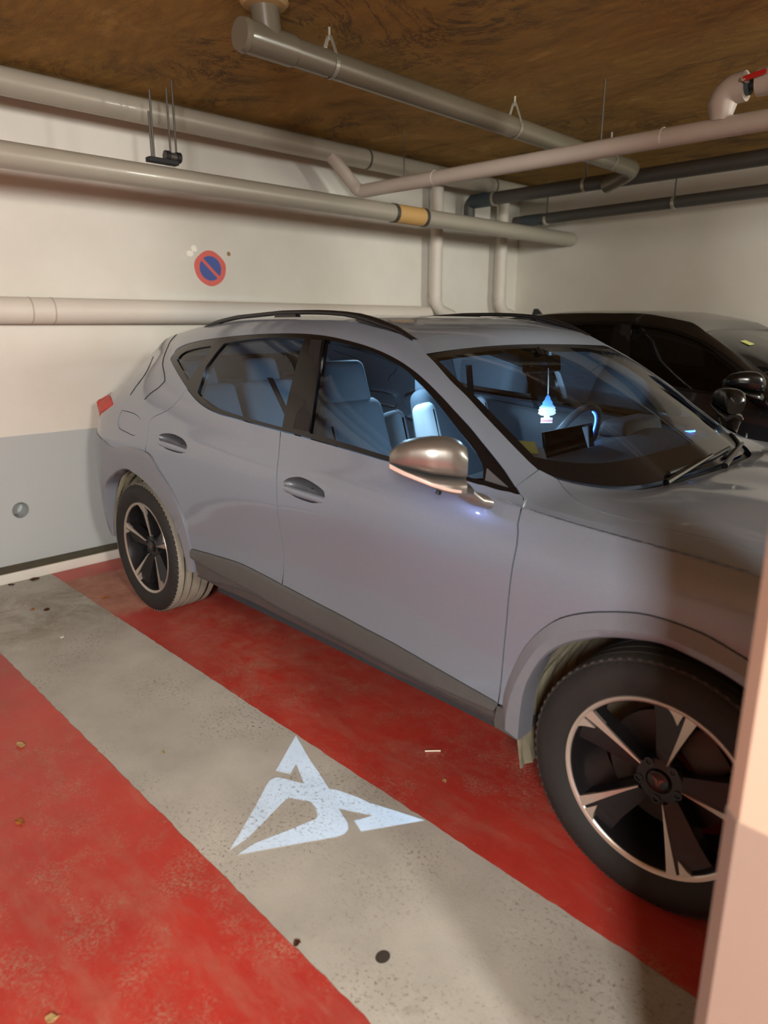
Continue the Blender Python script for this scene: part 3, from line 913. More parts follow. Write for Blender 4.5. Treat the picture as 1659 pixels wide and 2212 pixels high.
def shrink(L, g):
    L = np.asarray(L, float)
    keep = [i for i in range(len(L)) if np.hypot(*(L[i] - L[i - 1])) > 1e-5]
    L = L[keep]
    if not g:
        return L
    A = 0.5 * np.sum(L[:, 0] * np.roll(L[:, 1], -1) - np.roll(L[:, 0], -1) * L[:, 1])
    e = np.roll(L, -1, 0) - L
    e /= np.linalg.norm(e, axis=1)[:, None]
    n = np.stack([-e[:, 1], e[:, 0]], 1) * (1 if A > 0 else -1)
    b = n + np.roll(n, 1, 0)
    b /= np.maximum(np.linalg.norm(b, axis=1)[:, None], 0.5)
    return L + b * g


def panel(name, loops, mat, parent, side, off=0.0, gap=0.0, flange=0.02, dx=0.05):
    Ls = [shrink(np.asarray(L) * [1, KW], gap if i == 0 else -gap * 0) for i, L in enumerate(loops)]
    lo, hi = Ls[0].min(0), Ls[0].max(0)
    gx, gy = np.meshgrid(np.arange(lo[0] + dx / 2, hi[0], dx), np.arange(lo[1] + dx / 2, hi[1], dx))
    g = np.stack([gx.ravel(), gy.ravel()], 1)
    m = in_poly(g, Ls[0])
    g = g[m]
    for L in Ls:
        if len(g):
            g = g[seg_dist(g, L) > 0.4 * dx]
    vs, fs = cdt(Ls, g)
    xw = vs / [1, KW]
    P = sx(xw, side, off)
    nn = N(xw[:, 0], xw[:, 1])
    nn = np.where(nn[:, 1:2] > 0, -nn, nn)
    if side < 0:
        nn = nn * [1, -1, 1]
    F = []
    for f in fs:
        a, b, c = P[f[0]], P[f[1]], P[f[2]]
        k = np.cross(b - a, c - a) @ nn[f[0]]
        F.append(tuple(f) if k > 0 else tuple(reversed(f)))
    V = list(P)
    NRM = list(nn)
    if flange:
        for L in Ls:
            q = L / [1, KW]
            a, b = sx(q, side, off), sx(q, side, off - flange)
            k, n = len(V), len(q)
            V += list(a) + list(b)
            NRM += [(0, 0, 0)] * (2 * n)
            F += [(k + i, k + (i + 1) % n, k + n + (i + 1) % n, k + n + i) for i in range(n)]
    return pymesh(name, V, F, mat, parent, True, NRM)


def strip(name, curves_offs, mat, parent, side, n=48):
    rows = [sx(resample(c, n), side, o) for c, o in curves_offs]
    v, f = loft(rows, flip=side < 0)
    o = pymesh(name, v, f, mat, parent)
    o.data.set_sharp_from_angle(angle=math.radians(28))
    return o


def C(key, a=0, b=None, step=0.025):
    return curve(TR[key][a:b], step)


def cat(*parts):
    return np.concatenate([np.asarray(p, float).reshape(-1, 2) for p in parts])


def make_wheel(parent, x, side, spin, steer, dusty, mats):
    """wheel built round its own axis (outer face towards -y)"""
    R, RR = 0.336, 0.238
    pr = [(0.06, RR - 0.012), (-0.100, RR - 0.010), (-0.106, RR + 0.001), (-0.118, RR + 0.022), (-0.124, RR + 0.055), (-0.119, R - 0.030), (-0.109, R - 0.013)]
    tread = []
    y = -0.104
    for i, (y0, y1) in enumerate(((-0.104, -0.074), (-0.062, -0.032), (-0.020, 0.020), (0.032, 0.062), (0.074, 0.104))):
        tread += [(y0, R - 0.013 if i else R - 0.009), (y0 + 0.001, R - 0.002 if i in (0, 4) else R), (y1 - 0.001, R), (y1, R - 0.013)]
    back = [(0.109, R - 0.013), (0.124, RR + 0.055), (0.112, RR + 0.01), (0.10, RR - 0.01)]
    seg = 240
    hub = bpy.data.objects.new('wheel', None)
    rows = []
    for j, (ax, r) in enumerate(pr + tread + back):
        a = np.linspace(0, 2 * np.pi, seg, endpoint=False)
        rr = np.full(seg, r)
        if j in (6, 7, 8):      # shoulder blocks
            rr = rr - np.where(np.arange(seg) % 3 == 0, 0.0035, 0.0)
        rows.append(np.stack([rr * np.cos(a), np.full(seg, ax), rr * np.sin(a)], 1))
    # dark rim: barrel, face ring and hub in one mesh, spokes added to it
    rim = lathe('wheel', [(0.09, RR - 0.012), (-0.02, RR - 0.022), (-0.085, RR - 0.020), (-0.101, RR - 0.016), (-0.104, RR - 0.012), (-0.104, RR + 0.001)], mats['rim_dark'], parent, 72)
    rim.location = (x, -0.785 * side, 0.3314)
    rim.rotation_euler = (0, 0, steer + (math.pi if side < 0 else 0))
    v, f = loft(rows, closed_u=True)
    t = pymesh('tyre', v, f, mats['tyre'], rim)
    t.data.set_sharp_from_angle(angle=math.radians(32))
    if True:
        t.data.materials.append(mats['tyre_dusty' if dusty else 'tread'])
        for p in t.data.polygons:
            if math.hypot(p.center.x, p.center.z) > R - (0.0072 if p.center.y > -0.108 else 0.016):
                p.material_index = 1
    lathe('rim_lip', [(-0.103, RR - 0.014), (-0.107, RR - 0.010), (-0.1085, RR - 0.002), (-0.104, RR + 0.001)], mats['rim_bright'], rim, 96)
    # hub
    lathe('hub', [(-0.03, 0.066), (-0.058, 0.064), (-0.066, 0.058), (-0.068, 0.034), (-0.064, 0.030), (-0.064, 0.0)], mats['rim_dark'], rim, 40)
    lathe('hub_cap', [(-0.064, 0.029), (-0.071, 0.028), (-0.073, 0.025), (-0.073, 0.0)], mats['black'], rim, 32)
    sp_mesh = bl_mesh = wd_mesh = None
    d2 = math.radians
    for k in range(5):
        a0 = d2(72 * k) + spin

        def pol(r, da, y):
            a = a0 + d2(da)
            return (r * math.cos(a), y, r * math.sin(a))
        n = 7
        ts = np.linspace(0, 1, n)
        # dark spoke face, twisting inwards away from the blade
        A = [pol(0.062 + 0.160 * t, 2 + 1.0 * t, -0.072 - 0.028 * t) for t in ts]
        B = [pol(0.058 + 0.164 * t, 26 + 6 * (1 - t) - 3 * math.sin(math.pi * t), -0.060 - 0.020 * t) for t in ts]
        A2 = [(p[0], p[1] + 0.05, p[2]) for p in A]
        B2 = [(p[0], p[1] + 0.04, p[2]) for p in B]
        E_ = [pol(0.062 + 0.160 * t, -3.0, -0.070 - 0.028 * t) for t in ts]
        E2 = [(p[0], p[1] + 0.05, p[2]) for p in E_]
        vv, ff = loft([E2, E_, A, B, B2])
        o = pymesh('spoke', vv, ff, mats['rim_dark'], rim, False)
        # machined blade and wedge beyond the slot
        Bl0 = [pol(0.058 + 0.172 * t, -1.5 * (1 - t) - 3.6 * t, -0.0755 - 0.030 * t) for t in ts]
        Bl1 = [pol(0.058 + 0.172 * t, 1.5 * (1 - t) + 3.4 * t, -0.0770 - 0.030 * t) for t in ts]
        Bl2 = [(p[0], p[1] + 0.012, p[2]) for p in Bl1]
        Bl3 = [(p[0], p[1] + 0.012, p[2]) for p in Bl0]
        vv, ff = loft([Bl3, Bl0, Bl1, Bl2])
        pymesh('blade', vv, ff, mats['rim_bright'], rim, False)
        W = [pol(0.231, 5.0, -0.1065), pol(0.190, 6.4, -0.0985), pol(0.212, 10.5, -0.103), pol(0.224, 13.5, -0.105), pol(0.231, 18, -0.1065)]
        W2 = [(p[0], p[1] + 0.012, p[2]) for p in W]
        m = len(W)
        pymesh('blade_wedge', W + W2, [tuple(range(m))] + [(i, (i + 1) % m, m + (i + 1) % m, m + i) for i in range(m)], mats['rim_bright'], rim, False)
        lb = lathe('lug_bolt', [(-0.056, 0.013), (-0.0735, 0.012), (-0.0735, 0.008), (-0.064, 0.008), (-0.064, 0.0)], mats['black'], rim, 12)
        a = a0 + d2(52)
        lb.location = (0.052 * math.cos(a), 0.004, 0.052 * math.sin(a))
    # emblem on the cap: two small copper chevrons
    for s in (-1, 1):
        e = [(s * 0.002, -0.0735, 0.004), (s * 0.016, -0.0735, 0.012), (s * 0.006, -0.0735, -0.001), (s * 0.001, -0.0735, -0.016)]
        pymesh('cap_emblem', e, [(0, 1, 2, 3)], mats['copper'], rim, False)
    lathe('brake_disc', [(0.0, 0.06), (0.0, 0.160), (0.022, 0.160), (0.022, 0.06)], mats['disc'], rim, 48)
    box('brake_caliper', (0.085, -0.005, 0.10), (0.10, 0.07, 0.12), mats['disc'], rim, Matrix.Rotation(-0.7, 4, 'Y'), 0.015)
    return rim


def make_liner(parent, cx, cz, r, side, mats, a0=-19, a1=199):
    rows = []
    aa = np.radians(np.linspace(a0, a1, 60))
    ys = np.linspace(0.872, 0.56, 27)
    for i, y in enumerate(ys):
        rr = r - (0.010 if i % 3 == 1 else 0.0) + 0.006 * np.sin(aa * 9 + i)
        rows.append(np.stack([cx + rr * np.cos(aa), np.full(60, -y * side), cz + rr * np.sin(aa)], 1))
    rows.append(np.stack([cx + 0.05 * np.cos(aa), np.full(60, -0.56 * side), cz + 0.05 * np.sin(aa)], 1))
    v, f = loft(rows)
    return pymesh('arch_liner', v, f, mats['liner'], parent)


BASE_Y = np.array([0, .30, .40, .46, .53, .60, .64, .69])
BASE_X = np.array([2.44, 2.412, 2.385, 2.36, 2.322, 2.262, 2.222, 2.165])
BASE_Z = np.array([.975, .968, .963, .961, .967, .980, .994, 1.020])


def base_x(y):
    return np.interp(np.abs(y), BASE_Y, BASE_X)


def base_z(y):
    return np.interp(np.abs(y), BASE_Y, BASE_Z)


def make_car(root, mats, full=True):
    paint, trim = mats['paint'], mats['black']
    FO = TR['fo'][:12]
    # complete arch curves: mirror the rear half of the front arch about the wheel centre
    def mir(pts, c, lim):
        return [[2 * c - a, b] for a, b in pts if a < lim][::-1]
    fo = curve(FO[:11] + mir(FO, 2.685, 2.66), 0.02)
    fi = curve(TR['fi'][:9] + mir(TR['fi'], 2.685, 2.66), 0.02)
    fc = curve([[2.262, 1.68], [2.268, 2.29], [2.291, 2.95], [2.337, 3.62], [2.396, 4.13], [2.49, 4.53], [2.60, 4.78], [2.69, 4.86]] + [[2 * 2.69 - a, b] for a, b in [[2.60, 4.78], [2.49, 4.53], [2.396, 4.13], [2.337, 3.62], [2.291, 2.95], [2.268, 2.29], [2.262, 1.68]]], 0.02)
    ro = curve([[-.455, 1.6], [-.485, 3.0], [-.475, 4.0], [-.44, 4.9], [-.39, 5.36]] + TR['ro'][1:] + [[.484, 2.41], [.478, 1.75]], 0.02)
    ri = curve([[-.40, 1.4], [-.40, 2.2], [-.387, 3.0]] + TR['ri'][:9] + [[.445, 1.85]], 0.02)
    ro_main = curve([[-.39, 5.36]] + TR['ro'][1:], 0.02)
    dlo = TR['dlo']
    row11r = [[-.28, 11.05], [-.40, 11.05], [-.50, 11.05], [-.60, 11.05], [-.70, 11.05], [-.80, 11.0], [-.845, 10.8]]
    lamp = np.array([[-.82, 10.6], [-.72, 9.6], [-.56, 8.2], [-.34, 7.05], [-.52, 6.5], [-.72, 5.95], [-.840, 5.9], [-.842, 8.5]])
    for side in ((1, -1)):
        # --- body side: quarter panel, cant rail and A pillar in one
        dlo_top = cat(curve(dlo[37:40] + dlo[0:22], 0.02))
        rd = curve(TR['rdoor'], 0.03)
        arch_a = ro_main[ro_main[:, 0] < 0.135]
        rear_x = -0.845
        ws = C('wsedge', 1)
        roof = C('roofe', 0, -1)
        outer = cat([[2.165, 10.07]], ws, roof[1:], curve(row11r, 0.05), [[rear_x, 9.6], [rear_x, 8.5], [rear_x, 7.5], [rear_x, 6.5], [rear_x, 5.45]], curve([[-.75, 5.45], [-.52, 5.43], [-.40, 5.40]], 0.05), arch_a[1:], rd[::-1], dlo_top[1:])
        fuel = curve(TR['fuel'] + TR['fuel'][:1], 0.02)[:-1]
        body = panel('body_side', [outer, lamp, fuel], paint, root, side)
        panel('fuel_flap', [fuel], paint, body, side, -0.002, 0.003, 0.01)
        tl = panel('tail_light', [lamp], mats['lamp'], root, side, 0.004, 0.002, 0.02)
        # --- seams of tailgate and rear corner
        for pth in (TR_SEAM, TR_SEAM2):
            pt = [tuple(q) for q in sx(curve(pth, 0.02), side, 0.0003)]
            tube('panel_seam', pt, 0.0024, mats['seam'], body, 6)
        # --- front fender
        fg = C('fgap')
        fo_f = fo[fo[:, 0] < 3.2]
        fen = cat([[2.164, 10.05]], fg, [[2.244, 2.23]], fo_f[1:], [[3.13, 2.35], [3.19, 2.4], [3.19, 4.0], [3.19, 6.0], [3.19, 8.5], [3.19, 11.06]], curve([[3.0, 11.08]] + TR['hoodgap'][::-1], 0.03), [[2.213, 11.71]], curve([[2.19, 11.4], [2.165, 11.07]], 0.03))
        panel('front_fender', [fen], paint, root, side, 0.0, 0.002, 0.03, 0.03)
        # --- doors
        mg = C('mgap')
        db_all = C('door_bot')
        cl_all = C('clad_top')
        xm = 1.1395
        bel = curve([dlo[i] for i in range(37, 21, -1)], 0.02)       # lower edge of the windows, rear to front
        bel_f, bel_r = bel[bel[:, 0] > 1.134], bel[bel[:, 0] < 1.134]
        cl_f = cl_all[(cl_all[:, 0] > 1.160) & (cl_all[:, 0] < 2.221)]
        cl_r = cl_all[cl_all[:, 0] < 1.155]
        hf = curve(TR['hf'] + TR['hf'][:1], 0.015)[:-1]
        hr = curve(TR['hr'] + TR['hr'][:1], 0.015)[:-1]
        mgu = mg[mg[:, 1] > 2.74]
        fd = panel('front_door', [cat(fg, cl_f[::-1], [[1.163, 2.775]], mgu[::-1], bel_f), hf], paint, root, side, 0.0, 0.0028, 0.03)
        ro_d = ro_main[ro_main[:, 0] >= 0.137]
        rdp = panel('rear_door', [cat(bel_r, mgu, [[1.161, 2.775]], cl_r[::-1], ro_d[::-1][1:], rd[::-1][1:-1]), hr], paint, root, side, 0.0, 0.0028, 0.03)
        # lower cladding on the doors
        for door, c0, d0 in ((fd, 1.166, 2.218), (rdp, 0.484, 1.154)):
            top = cl_all[(cl_all[:, 0] >= c0 - .01) & (cl_all[:, 0] <= d0 + .004)]
            bot = db_all[(db_all[:, 0] >= c0 - .03) & (db_all[:, 0] <= d0 - .001)]
            strip('lower_cladding', [(top, -0.02), (top, 0.001), (top - [0, .06], 0.011), (bot + [0, .10], 0.016), (bot, 0.012), (bot, -0.03)], mats['cladding'], door, side, 40)
        # door handles: scooped pocket and pull bar
        for door, loop in ((fd, hf), (rdp, hr)):
            c = loop.mean(0)
            rows = [sx(c + (loop - c) * s, side, o) for s, o in ((1.0, 0.0), (0.97, -0.008), (0.86, -0.030), (0.5, -0.042), (0.05, -0.045))]
            v, f = loft(rows, closed_u=True)
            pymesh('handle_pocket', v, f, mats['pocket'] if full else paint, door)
            x0, x1 = loop[:, 0].min() - 0.004, loop[:, 0].max() + 0.004
            xs = np.linspace(x0, x1, 15)
            t = np.linspace(-1, 1, 15)
            wl = c[1] - 0.03 + 0.10 * t * (-0.3)
            hb = 0.115
            prof = [(-1, -0.012), (-1, 0.002), (-0.4, 0.007), (0.5, 0.007), (1, 0.001), (1, -0.012)]
            rows = [sx(np.stack([xs, wl - 0.13 + a * hb * (1 - 0.25 * t * t)], 1), side, o + 0.002 * (1 - t ** 2) * (o > 0) - 0.010 * (np.abs(t) ** 6)) for a, o in prof]
            v, f = loft(rows, flip=side < 0)
            pymesh('door_handle', v, f, paint, door)
        # --- glass and black frame
        gq = curve(TR['gq'][:3], .02), np.array(TR['gq'][3:])
        gql = cat(*gq)
        grl = cat(curve(TR['gr'][:4], .02), curve(TR['gr'][3:6], .03)[1:], curve(TR['gr'][5:11], .03)[1:], curve(TR['gr'][10:14], .03)[1:])
        gfl = cat(curve(TR['gf'][:11], .02), curve(TR['gf'][10:13], .03)[1:], curve(TR['gf'][12:19], .03)[1:], [TR['gf'][19]])
        dl = curve(dlo + dlo[:1], 0.02)[:-1]
        gl = mats['glass']
        panel('window_frame', [dl, gql, grl, gfl], trim, root, side, -0.002, 0.0, 0.03, 0.06)
        panel('window_glass', [gfl], gl, fd, side, -0.010, 0.0, 0.0, 0.08)
        panel('window_glass', [grl], gl, rdp, side, -0.010, 0.0, 0.0, 0.08)
        panel('quarter_glass', [gql], gl, root, side, -0.008, 0.0, 0.0, 0.08)
        # bright line round the B pillar cover
        panel('pillar_cover', [cat([[1.212, 9.86], [1.296, 7.62], [1.205, 7.62], [1.150, 9.86]])], mats['matte_black'], root, side, 0.001, 0.0, 0.004, 0.06)
        panel('mirror_plate', [cat([[2.066, 9.35], [2.152, 9.62], [2.080, 8.55]])], mats['cladding'] if full else trim, root, side, 0.0015, 0.0, 0.004, 0.04)
        # --- sill
        sb = C('sill_bot')
        sh = curve([[.50, 1.62], [.60, 1.62], [.78, 1.86], [.97, 1.93], [1.15, 1.80], [1.5, 1.70], [1.9, 1.62], [2.2, 1.66], [2.285, 1.66]], 0.03)
        dbs = curve([[.48, 2.41]] + TR['door_bot'][1:] + [[2.255, 2.02]], 0.03)
        sbb = curve([[.50, 1.58], [.593, 1.52]] + TR['sill_bot'][1:], 0.03)
        strip('side_sill', [(dbs, -0.03), (dbs, -0.006), (sh + [0, .03], -0.004), (sh, 0.004), (sbb + [0, .03], -0.006), (sbb, -0.02), (sbb - [0, .5], -0.12)], mats['sill'], root, side, 60)
        # lower corner in front of the door
        panel('fender_corner', [cat([[2.2225, 2.21], [2.217, 1.96], [2.211, 1.72], [2.214, 1.47], [2.297, 1.40], [2.262, 1.68], [2.250, 2.2]])], mats['cladding'], root, side, 0.008, 0.001, 0.03, 0.03)
        # --- arch trims
        strip('wheel_arch_trim', [(fo, -0.015), (fo, 0.008), (fc, 0.020), (fi + [0, .05], 0.012), (fi, 0.004), (fi, -0.055)], mats['arch'], root, side, 90)
        rc = (resample(ro, 80) * 0.36 + resample(ri, 80) * 0.64)
        strip('wheel_arch_trim', [(ro, -0.015), (ro, 0.006), (rc, 0.018), (ri + [0, .04], 0.010), (ri, 0.002), (ri, -0.06)], mats['arch'], root, side, 90)
        # --- lower rear bumper
        bl = cat(curve([[-.845, 5.43], [-.52, 5.41], [-.395, 5.37]], .05), curve([[-.44, 4.9], [-.475, 4.0], [-.485, 3.0], [-.455, 1.6], [-.45, 1.0]], .04), curve([[-.60, .6], [-.845, .5]], .05), [[-.845, 2.], [-.845, 3.5]])
        panel('bumper_corner', [bl], mats['arch'], root, side, 0.004, 0.0, 0.03)
        # --- front bumper corner with headlight
        fbl = cat([[3.194, 11.06], [3.194, 8.5], [3.194, 6.0], [3.194, 4.0], [3.194, 2.4], [3.13, 2.3], [3.11, 1.5], [3.12, .4], [3.44, .4], [3.44, 3], [3.44, 6], [3.44, 9], [3.44, 11.0]])
        hl = np.array([[3.24, 8.6], [3.42, 8.2], [3.42, 6.4], [3.30, 6.2], [3.22, 7.2]])
        panel('front_bumper_corner', [fbl, hl], paint, root, side, 0.0, 0.002, 0.03)
        panel('headlight', [hl], mats['lens'], root, side, -0.002, 0.002, 0.01)
        # --- wheels and liners
        dst = full
        make_wheel(root, 0.0, side, math.radians(15), 0.0, dst, mats)
        make_wheel(root, 2.68, side, math.radians(0), 0.046 if full else 0.0, False, mats)
        make_liner(root, 0.03, 0.325, 0.425, side, mats, 4, 199)
        make_liner(root, 2.685, 0.315, 0.420, side, mats)
        # --- roof rail
        rows = []
        xs = np.concatenate([np.linspace(.175, .5, 8), np.linspace(.6, 1.3, 10), np.linspace(1.36, 1.58, 8)])
        t = (xs - .175) / (1.58 - .175)
        zt = np.interp(xs, [.175, .228, .33, .49, .84, 1.04, 1.19, 1.32, 1.39, 1.49, 1.58], [1.414, 1.436, 1.457, 1.475, 1.492, 1.492, 1.487, 1.474, 1.458, 1.430, 1.388])
        zr = sx(np.stack([xs, np.full(len(xs), 11.0)], 1), 1)
        th = np.interp(t, [0, .12, .25, .75, .88, 1], [0.012, 0.018, 0.017, 0.018, 0.026, 0.006])
        if full:
            for dy, k in ((0.014, 0.15), (0.014, 0.85), (0.006, 1.0), (-0.010, 1.0), (-0.016, 0.75), (-0.016, 0.2), (-0.006, 0.0), (0.008, 0.0)):
                rows.append(np.stack([xs, (zr[:, 1] + 0.012 - dy) * side, zt - th * (1 - k)], 1))
            v, f = loft(rows, closed_v=True)
            rail = pymesh('roof_rail', v, f, mats['rail'], root)
            for xa, xb_ in ((.24, .33), (.80, .93), (1.30, 1.52)):
                za = np.interp([xa, xb_], xs, zt)
                yy = float(np.interp((xa + xb_) / 2, xs, zr[:, 1]))
                bm = bmesh.new()
                p = [(xa, za[0] - .010), (xb_, za[1] - .012), (xb_ + .008, float(np.interp(xb_, xs, zr[:, 2])) + .002), (xa - .012, float(np.interp(xa, xs, zr[:, 2])) + .002)]
                vv = [[bm.verts.new((a, (yy + 0.012 + d) * side, b)) for a, b in p] for d in (-.012, .012)]
                bm.faces.new(vv[0]); bm.faces.new(vv[1][::-1])
                for i in range(4):
                    bm.faces.new((vv[0][i], vv[0][(i + 1) % 4], vv[1][(i + 1) % 4], vv[1][i]))
                bmobj('rail_foot', bm, mats['rail'], rail)
        # --- door mirror
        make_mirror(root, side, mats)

    # ---------------------------------------------------------- centre panels
    ns = 41
    ss = np.linspace(-1, 1, ns)

    def across(bd, dxf, dzf, name, mat, par=root, normals=False):
        rows = []
        m = len(bd)
        for i, b in enumerate(bd):
            t = i / (m - 1)
            rows.append(np.stack([b[0] + dxf(ss, t), ss * abs(b[1]), b[2] + dzf(ss, t)], 1))
        v, f = loft(rows)
        return pymesh(name, v, f, mat, par)
    rb = sx(resample(C('roofe', 0, -1)[::-1], 40), 1)
    across(rb, lambda s, t: -0.07 * (1 - s ** 2) * t ** 6 - 0.08 * (1 - s ** 2) * (1 - t) ** 6, lambda s, t: 0.020 * (1 - s ** 4) * math.sin(math.pi * min(1, .15 + .85 * t)) ** .5 + 0.016 * (1 - s ** 2) * t ** 8, 'roof', paint)
    # windscreen
    we = sx(resample(C('wsedge', 1), 22), 1)
    rows_all = []
    for i, e in enumerate(we):
        t = i / (len(we) - 1)
        yy = ss * abs(e[1])
        y0 = ss * abs(we[0][1])
        dxb, dzb = base_x(y0) - base_x(we[0][1]), base_z(y0) - base_z(we[0][1])
        bulge = 1 - np.abs(ss) ** 2.4
        w0 = (1 - t) ** 0.9
        rows_all.append(np.stack([e[0] + w0 * dxb - (1 - w0) * 0.07 * (1 - ss ** 2) + 0.16 * bulge * (t * (1 - t)), yy, e[2] + w0 * dzb + (1 - w0) * 0.020 * (1 - ss ** 2) + 0.05 * bulge * t * (1 - t)], 1))
    rows_all = [r - [0.0, 0, 0.003] for r in rows_all]
    v, f = loft(rows_all)
    nq = ns - 1
    fr = [q for k, q in enumerate(f) if (k // nq) < 3 or (k // nq) >= len(we) - 2 or (k % nq) < 1 or (k % nq) >= nq - 1]
    frs = set(fr)
    gl = [q for q in f if q not in frs]
    wsh = pymesh('windscreen', v, gl, mats['wsglass'], root)
    pymesh('windscreen_border', v, fr, mats['black'], wsh)
    # bonnet
    hb = sx(curve([TR['hoodgap'][0]] + TR['hoodgap'][1:] + [[3.0, 11.08], [3.19, 11.06]], 0.04), 1)
    hb = resample(hb, 40) * [1, 0.9955, 1]
    yb0 = abs(hb[0][1])

    def hx(s, t):
        return (base_x(s * yb0) - base_x(yb0) + 0.012 * (1 - s ** 8)) * (1 - t) ** 2 + 0.20 * (1 - s ** 2) * t ** 3

    def hz(s, t):
        a = np.abs(s)
        prof = 0.038 * np.clip((1 - a) / 0.32, 0, 1) ** 0.8 + 0.006 * (1 - a ** 2)
        prof = prof + 0.009 * np.clip((.66 - a) / .06, 0, 1)
        prof = prof - 0.012 * np.exp(-((a - 0.30) / 0.16) ** 2)
        rear = base_z(s * yb0) - base_z(yb0)
        k = (1 - t) ** 6
        return prof * (1 - k) * (1 - 0.5 * t) + rear * k
    across(hb, hx, hz, 'bonnet', paint)
    for s_ in (-1, 1):
        e = np.stack([hb[:, 0] + hx(np.array([1.0]), 0)[0] * 0 + np.array([hx(np.array([1.0]), i / 39)[0] for i in range(40)]), hb[:, 1] * -s_ * -1 if s_ > 0 else -hb[:, 1], hb[:, 2]], 1)
        v, f = loft([e, e - [0, 0, .03]], flip=s_ < 0)
        pymesh('bonnet_edge', v, f, paint, root)
    # cowl under the windscreen edge
    rows = []
    yy = np.linspace(-.66, .66, ns)
    for dx, dz in ((-.02, -.004), (.006, -.016), (.05, -.05), (.0, -.10)):
        rows.append(np.stack([base_x(yy) + dx, yy, base_z(yy) + dz], 1))
    v, f = loft(rows)
    pymesh('cowl', v, f, mats['matte_black'], root)
    if full:
        # wipers lying along the lower edge
        for ya, yb_, yp in ((-.30, .22, -.36), (.10, .55, -.02)):
            ys = np.linspace(ya, yb_, 14)
            pts = [(base_x(y) - .022 - .02 * k, y, base_z(y) + .026 + .012 * k) for k, y in zip(np.linspace(0, 1, 14), ys)]
            wp = tube('wiper', pts, 0.007, mats['matte_black'], root, 8)
            ym = (ya + yb_) / 2
            tube('wiper_arm', [(base_x(yp) + .015, yp, base_z(yp) + .012), (base_x(ym) - .02, ym, base_z(ym) + .047)], [0.011, 0.006], mats['black'], wp, 8)
    # tailgate, rear window and rear bumper
    tg = resample(curve(row11r, 0.02), 20)
    tb = sx(tg, 1)
    k = 14
    across(tb[:6], lambda s, t: -0.08 * (1 - s ** 2) + 0 * t, lambda s, t: 0.012 * (1 - s ** 4) * (1 - t), 'roof_spoiler', paint)
    across(tb[5:k], lambda s, t: -0.08 * (1 - s ** 2), lambda s, t: 0 * s, 'rear_window', mats['glass'])
    across(tb[k - 1:], lambda s, t: -0.08 * (1 - s ** 2), lambda s, t: 0 * s, 'tailgate', paint)
    r2 = sx(np.array([[-.845, w] for w in np.linspace(10.8, 5.43, 12)]), 1)
    across(r2, lambda s, t: -0.07 * (1 - s ** 2), lambda s, t: 0 * s, 'tailgate_lower', paint)
    r3 = sx(np.array([[-.845, w] for w in np.linspace(5.43, .2, 12)]), 1)
    across(r3, lambda s, t: -0.06 * (1 - s ** 2), lambda s, t: 0 * s, 'rear_bumper', mats['arch'])
    fb = sx(np.array([[3.44, w] for w in np.linspace(11.0, .4, 16)]), 1)
    across(fb, lambda s, t: 0.12 * (1 - s ** 2), lambda s, t: 0 * s, 'front_bumper', paint)
    nb = sx(curve([[3.19, 11.06], [3.44, 11.0]], 0.05), 1)
    across(nb, lambda s, t: 0.20 * (1 - s ** 2) * (1 - t) + 0.12 * (1 - s ** 2) * t, lambda s, t: 0.02 * (1 - s ** 2) * (1 - t), 'bonnet_nose', paint)
    gs = np.linspace(-.72, .72, 25)
    ordr = np.argsort(fb[:, 2])
    yat = lambda z: float(np.interp(z, fb[ordr, 2], np.abs(fb[ordr, 1])))
    rows = [np.stack([3.447 + 0.12 * (1 - gs ** 2), gs * yat(z), np.full(25, z)], 1) for z in np.linspace(.64, .34, 13)]
    v, f = loft(rows)
    pymesh('front_grille', v, f, mats['matte_black'], root)
    for z in (.59, .54, .49, .44, .39):
        tube('grille_bar', [(3.452 + 0.12 * (1 - t * t), t * yat(z), z) for t in gs[1:-1]], .006, mats['black'], root, 6)
    # underbody between the wheels
    bm = bmesh.new()
    bm_box(bm, (1.34, 0, 0.235), (4.2, 1.06, 0.03))
    bm_box(bm, (1.39, 0, 0.235), (1.72, 1.60, 0.03))
    bmobj('underbody', bm, mats['cabin'], root)


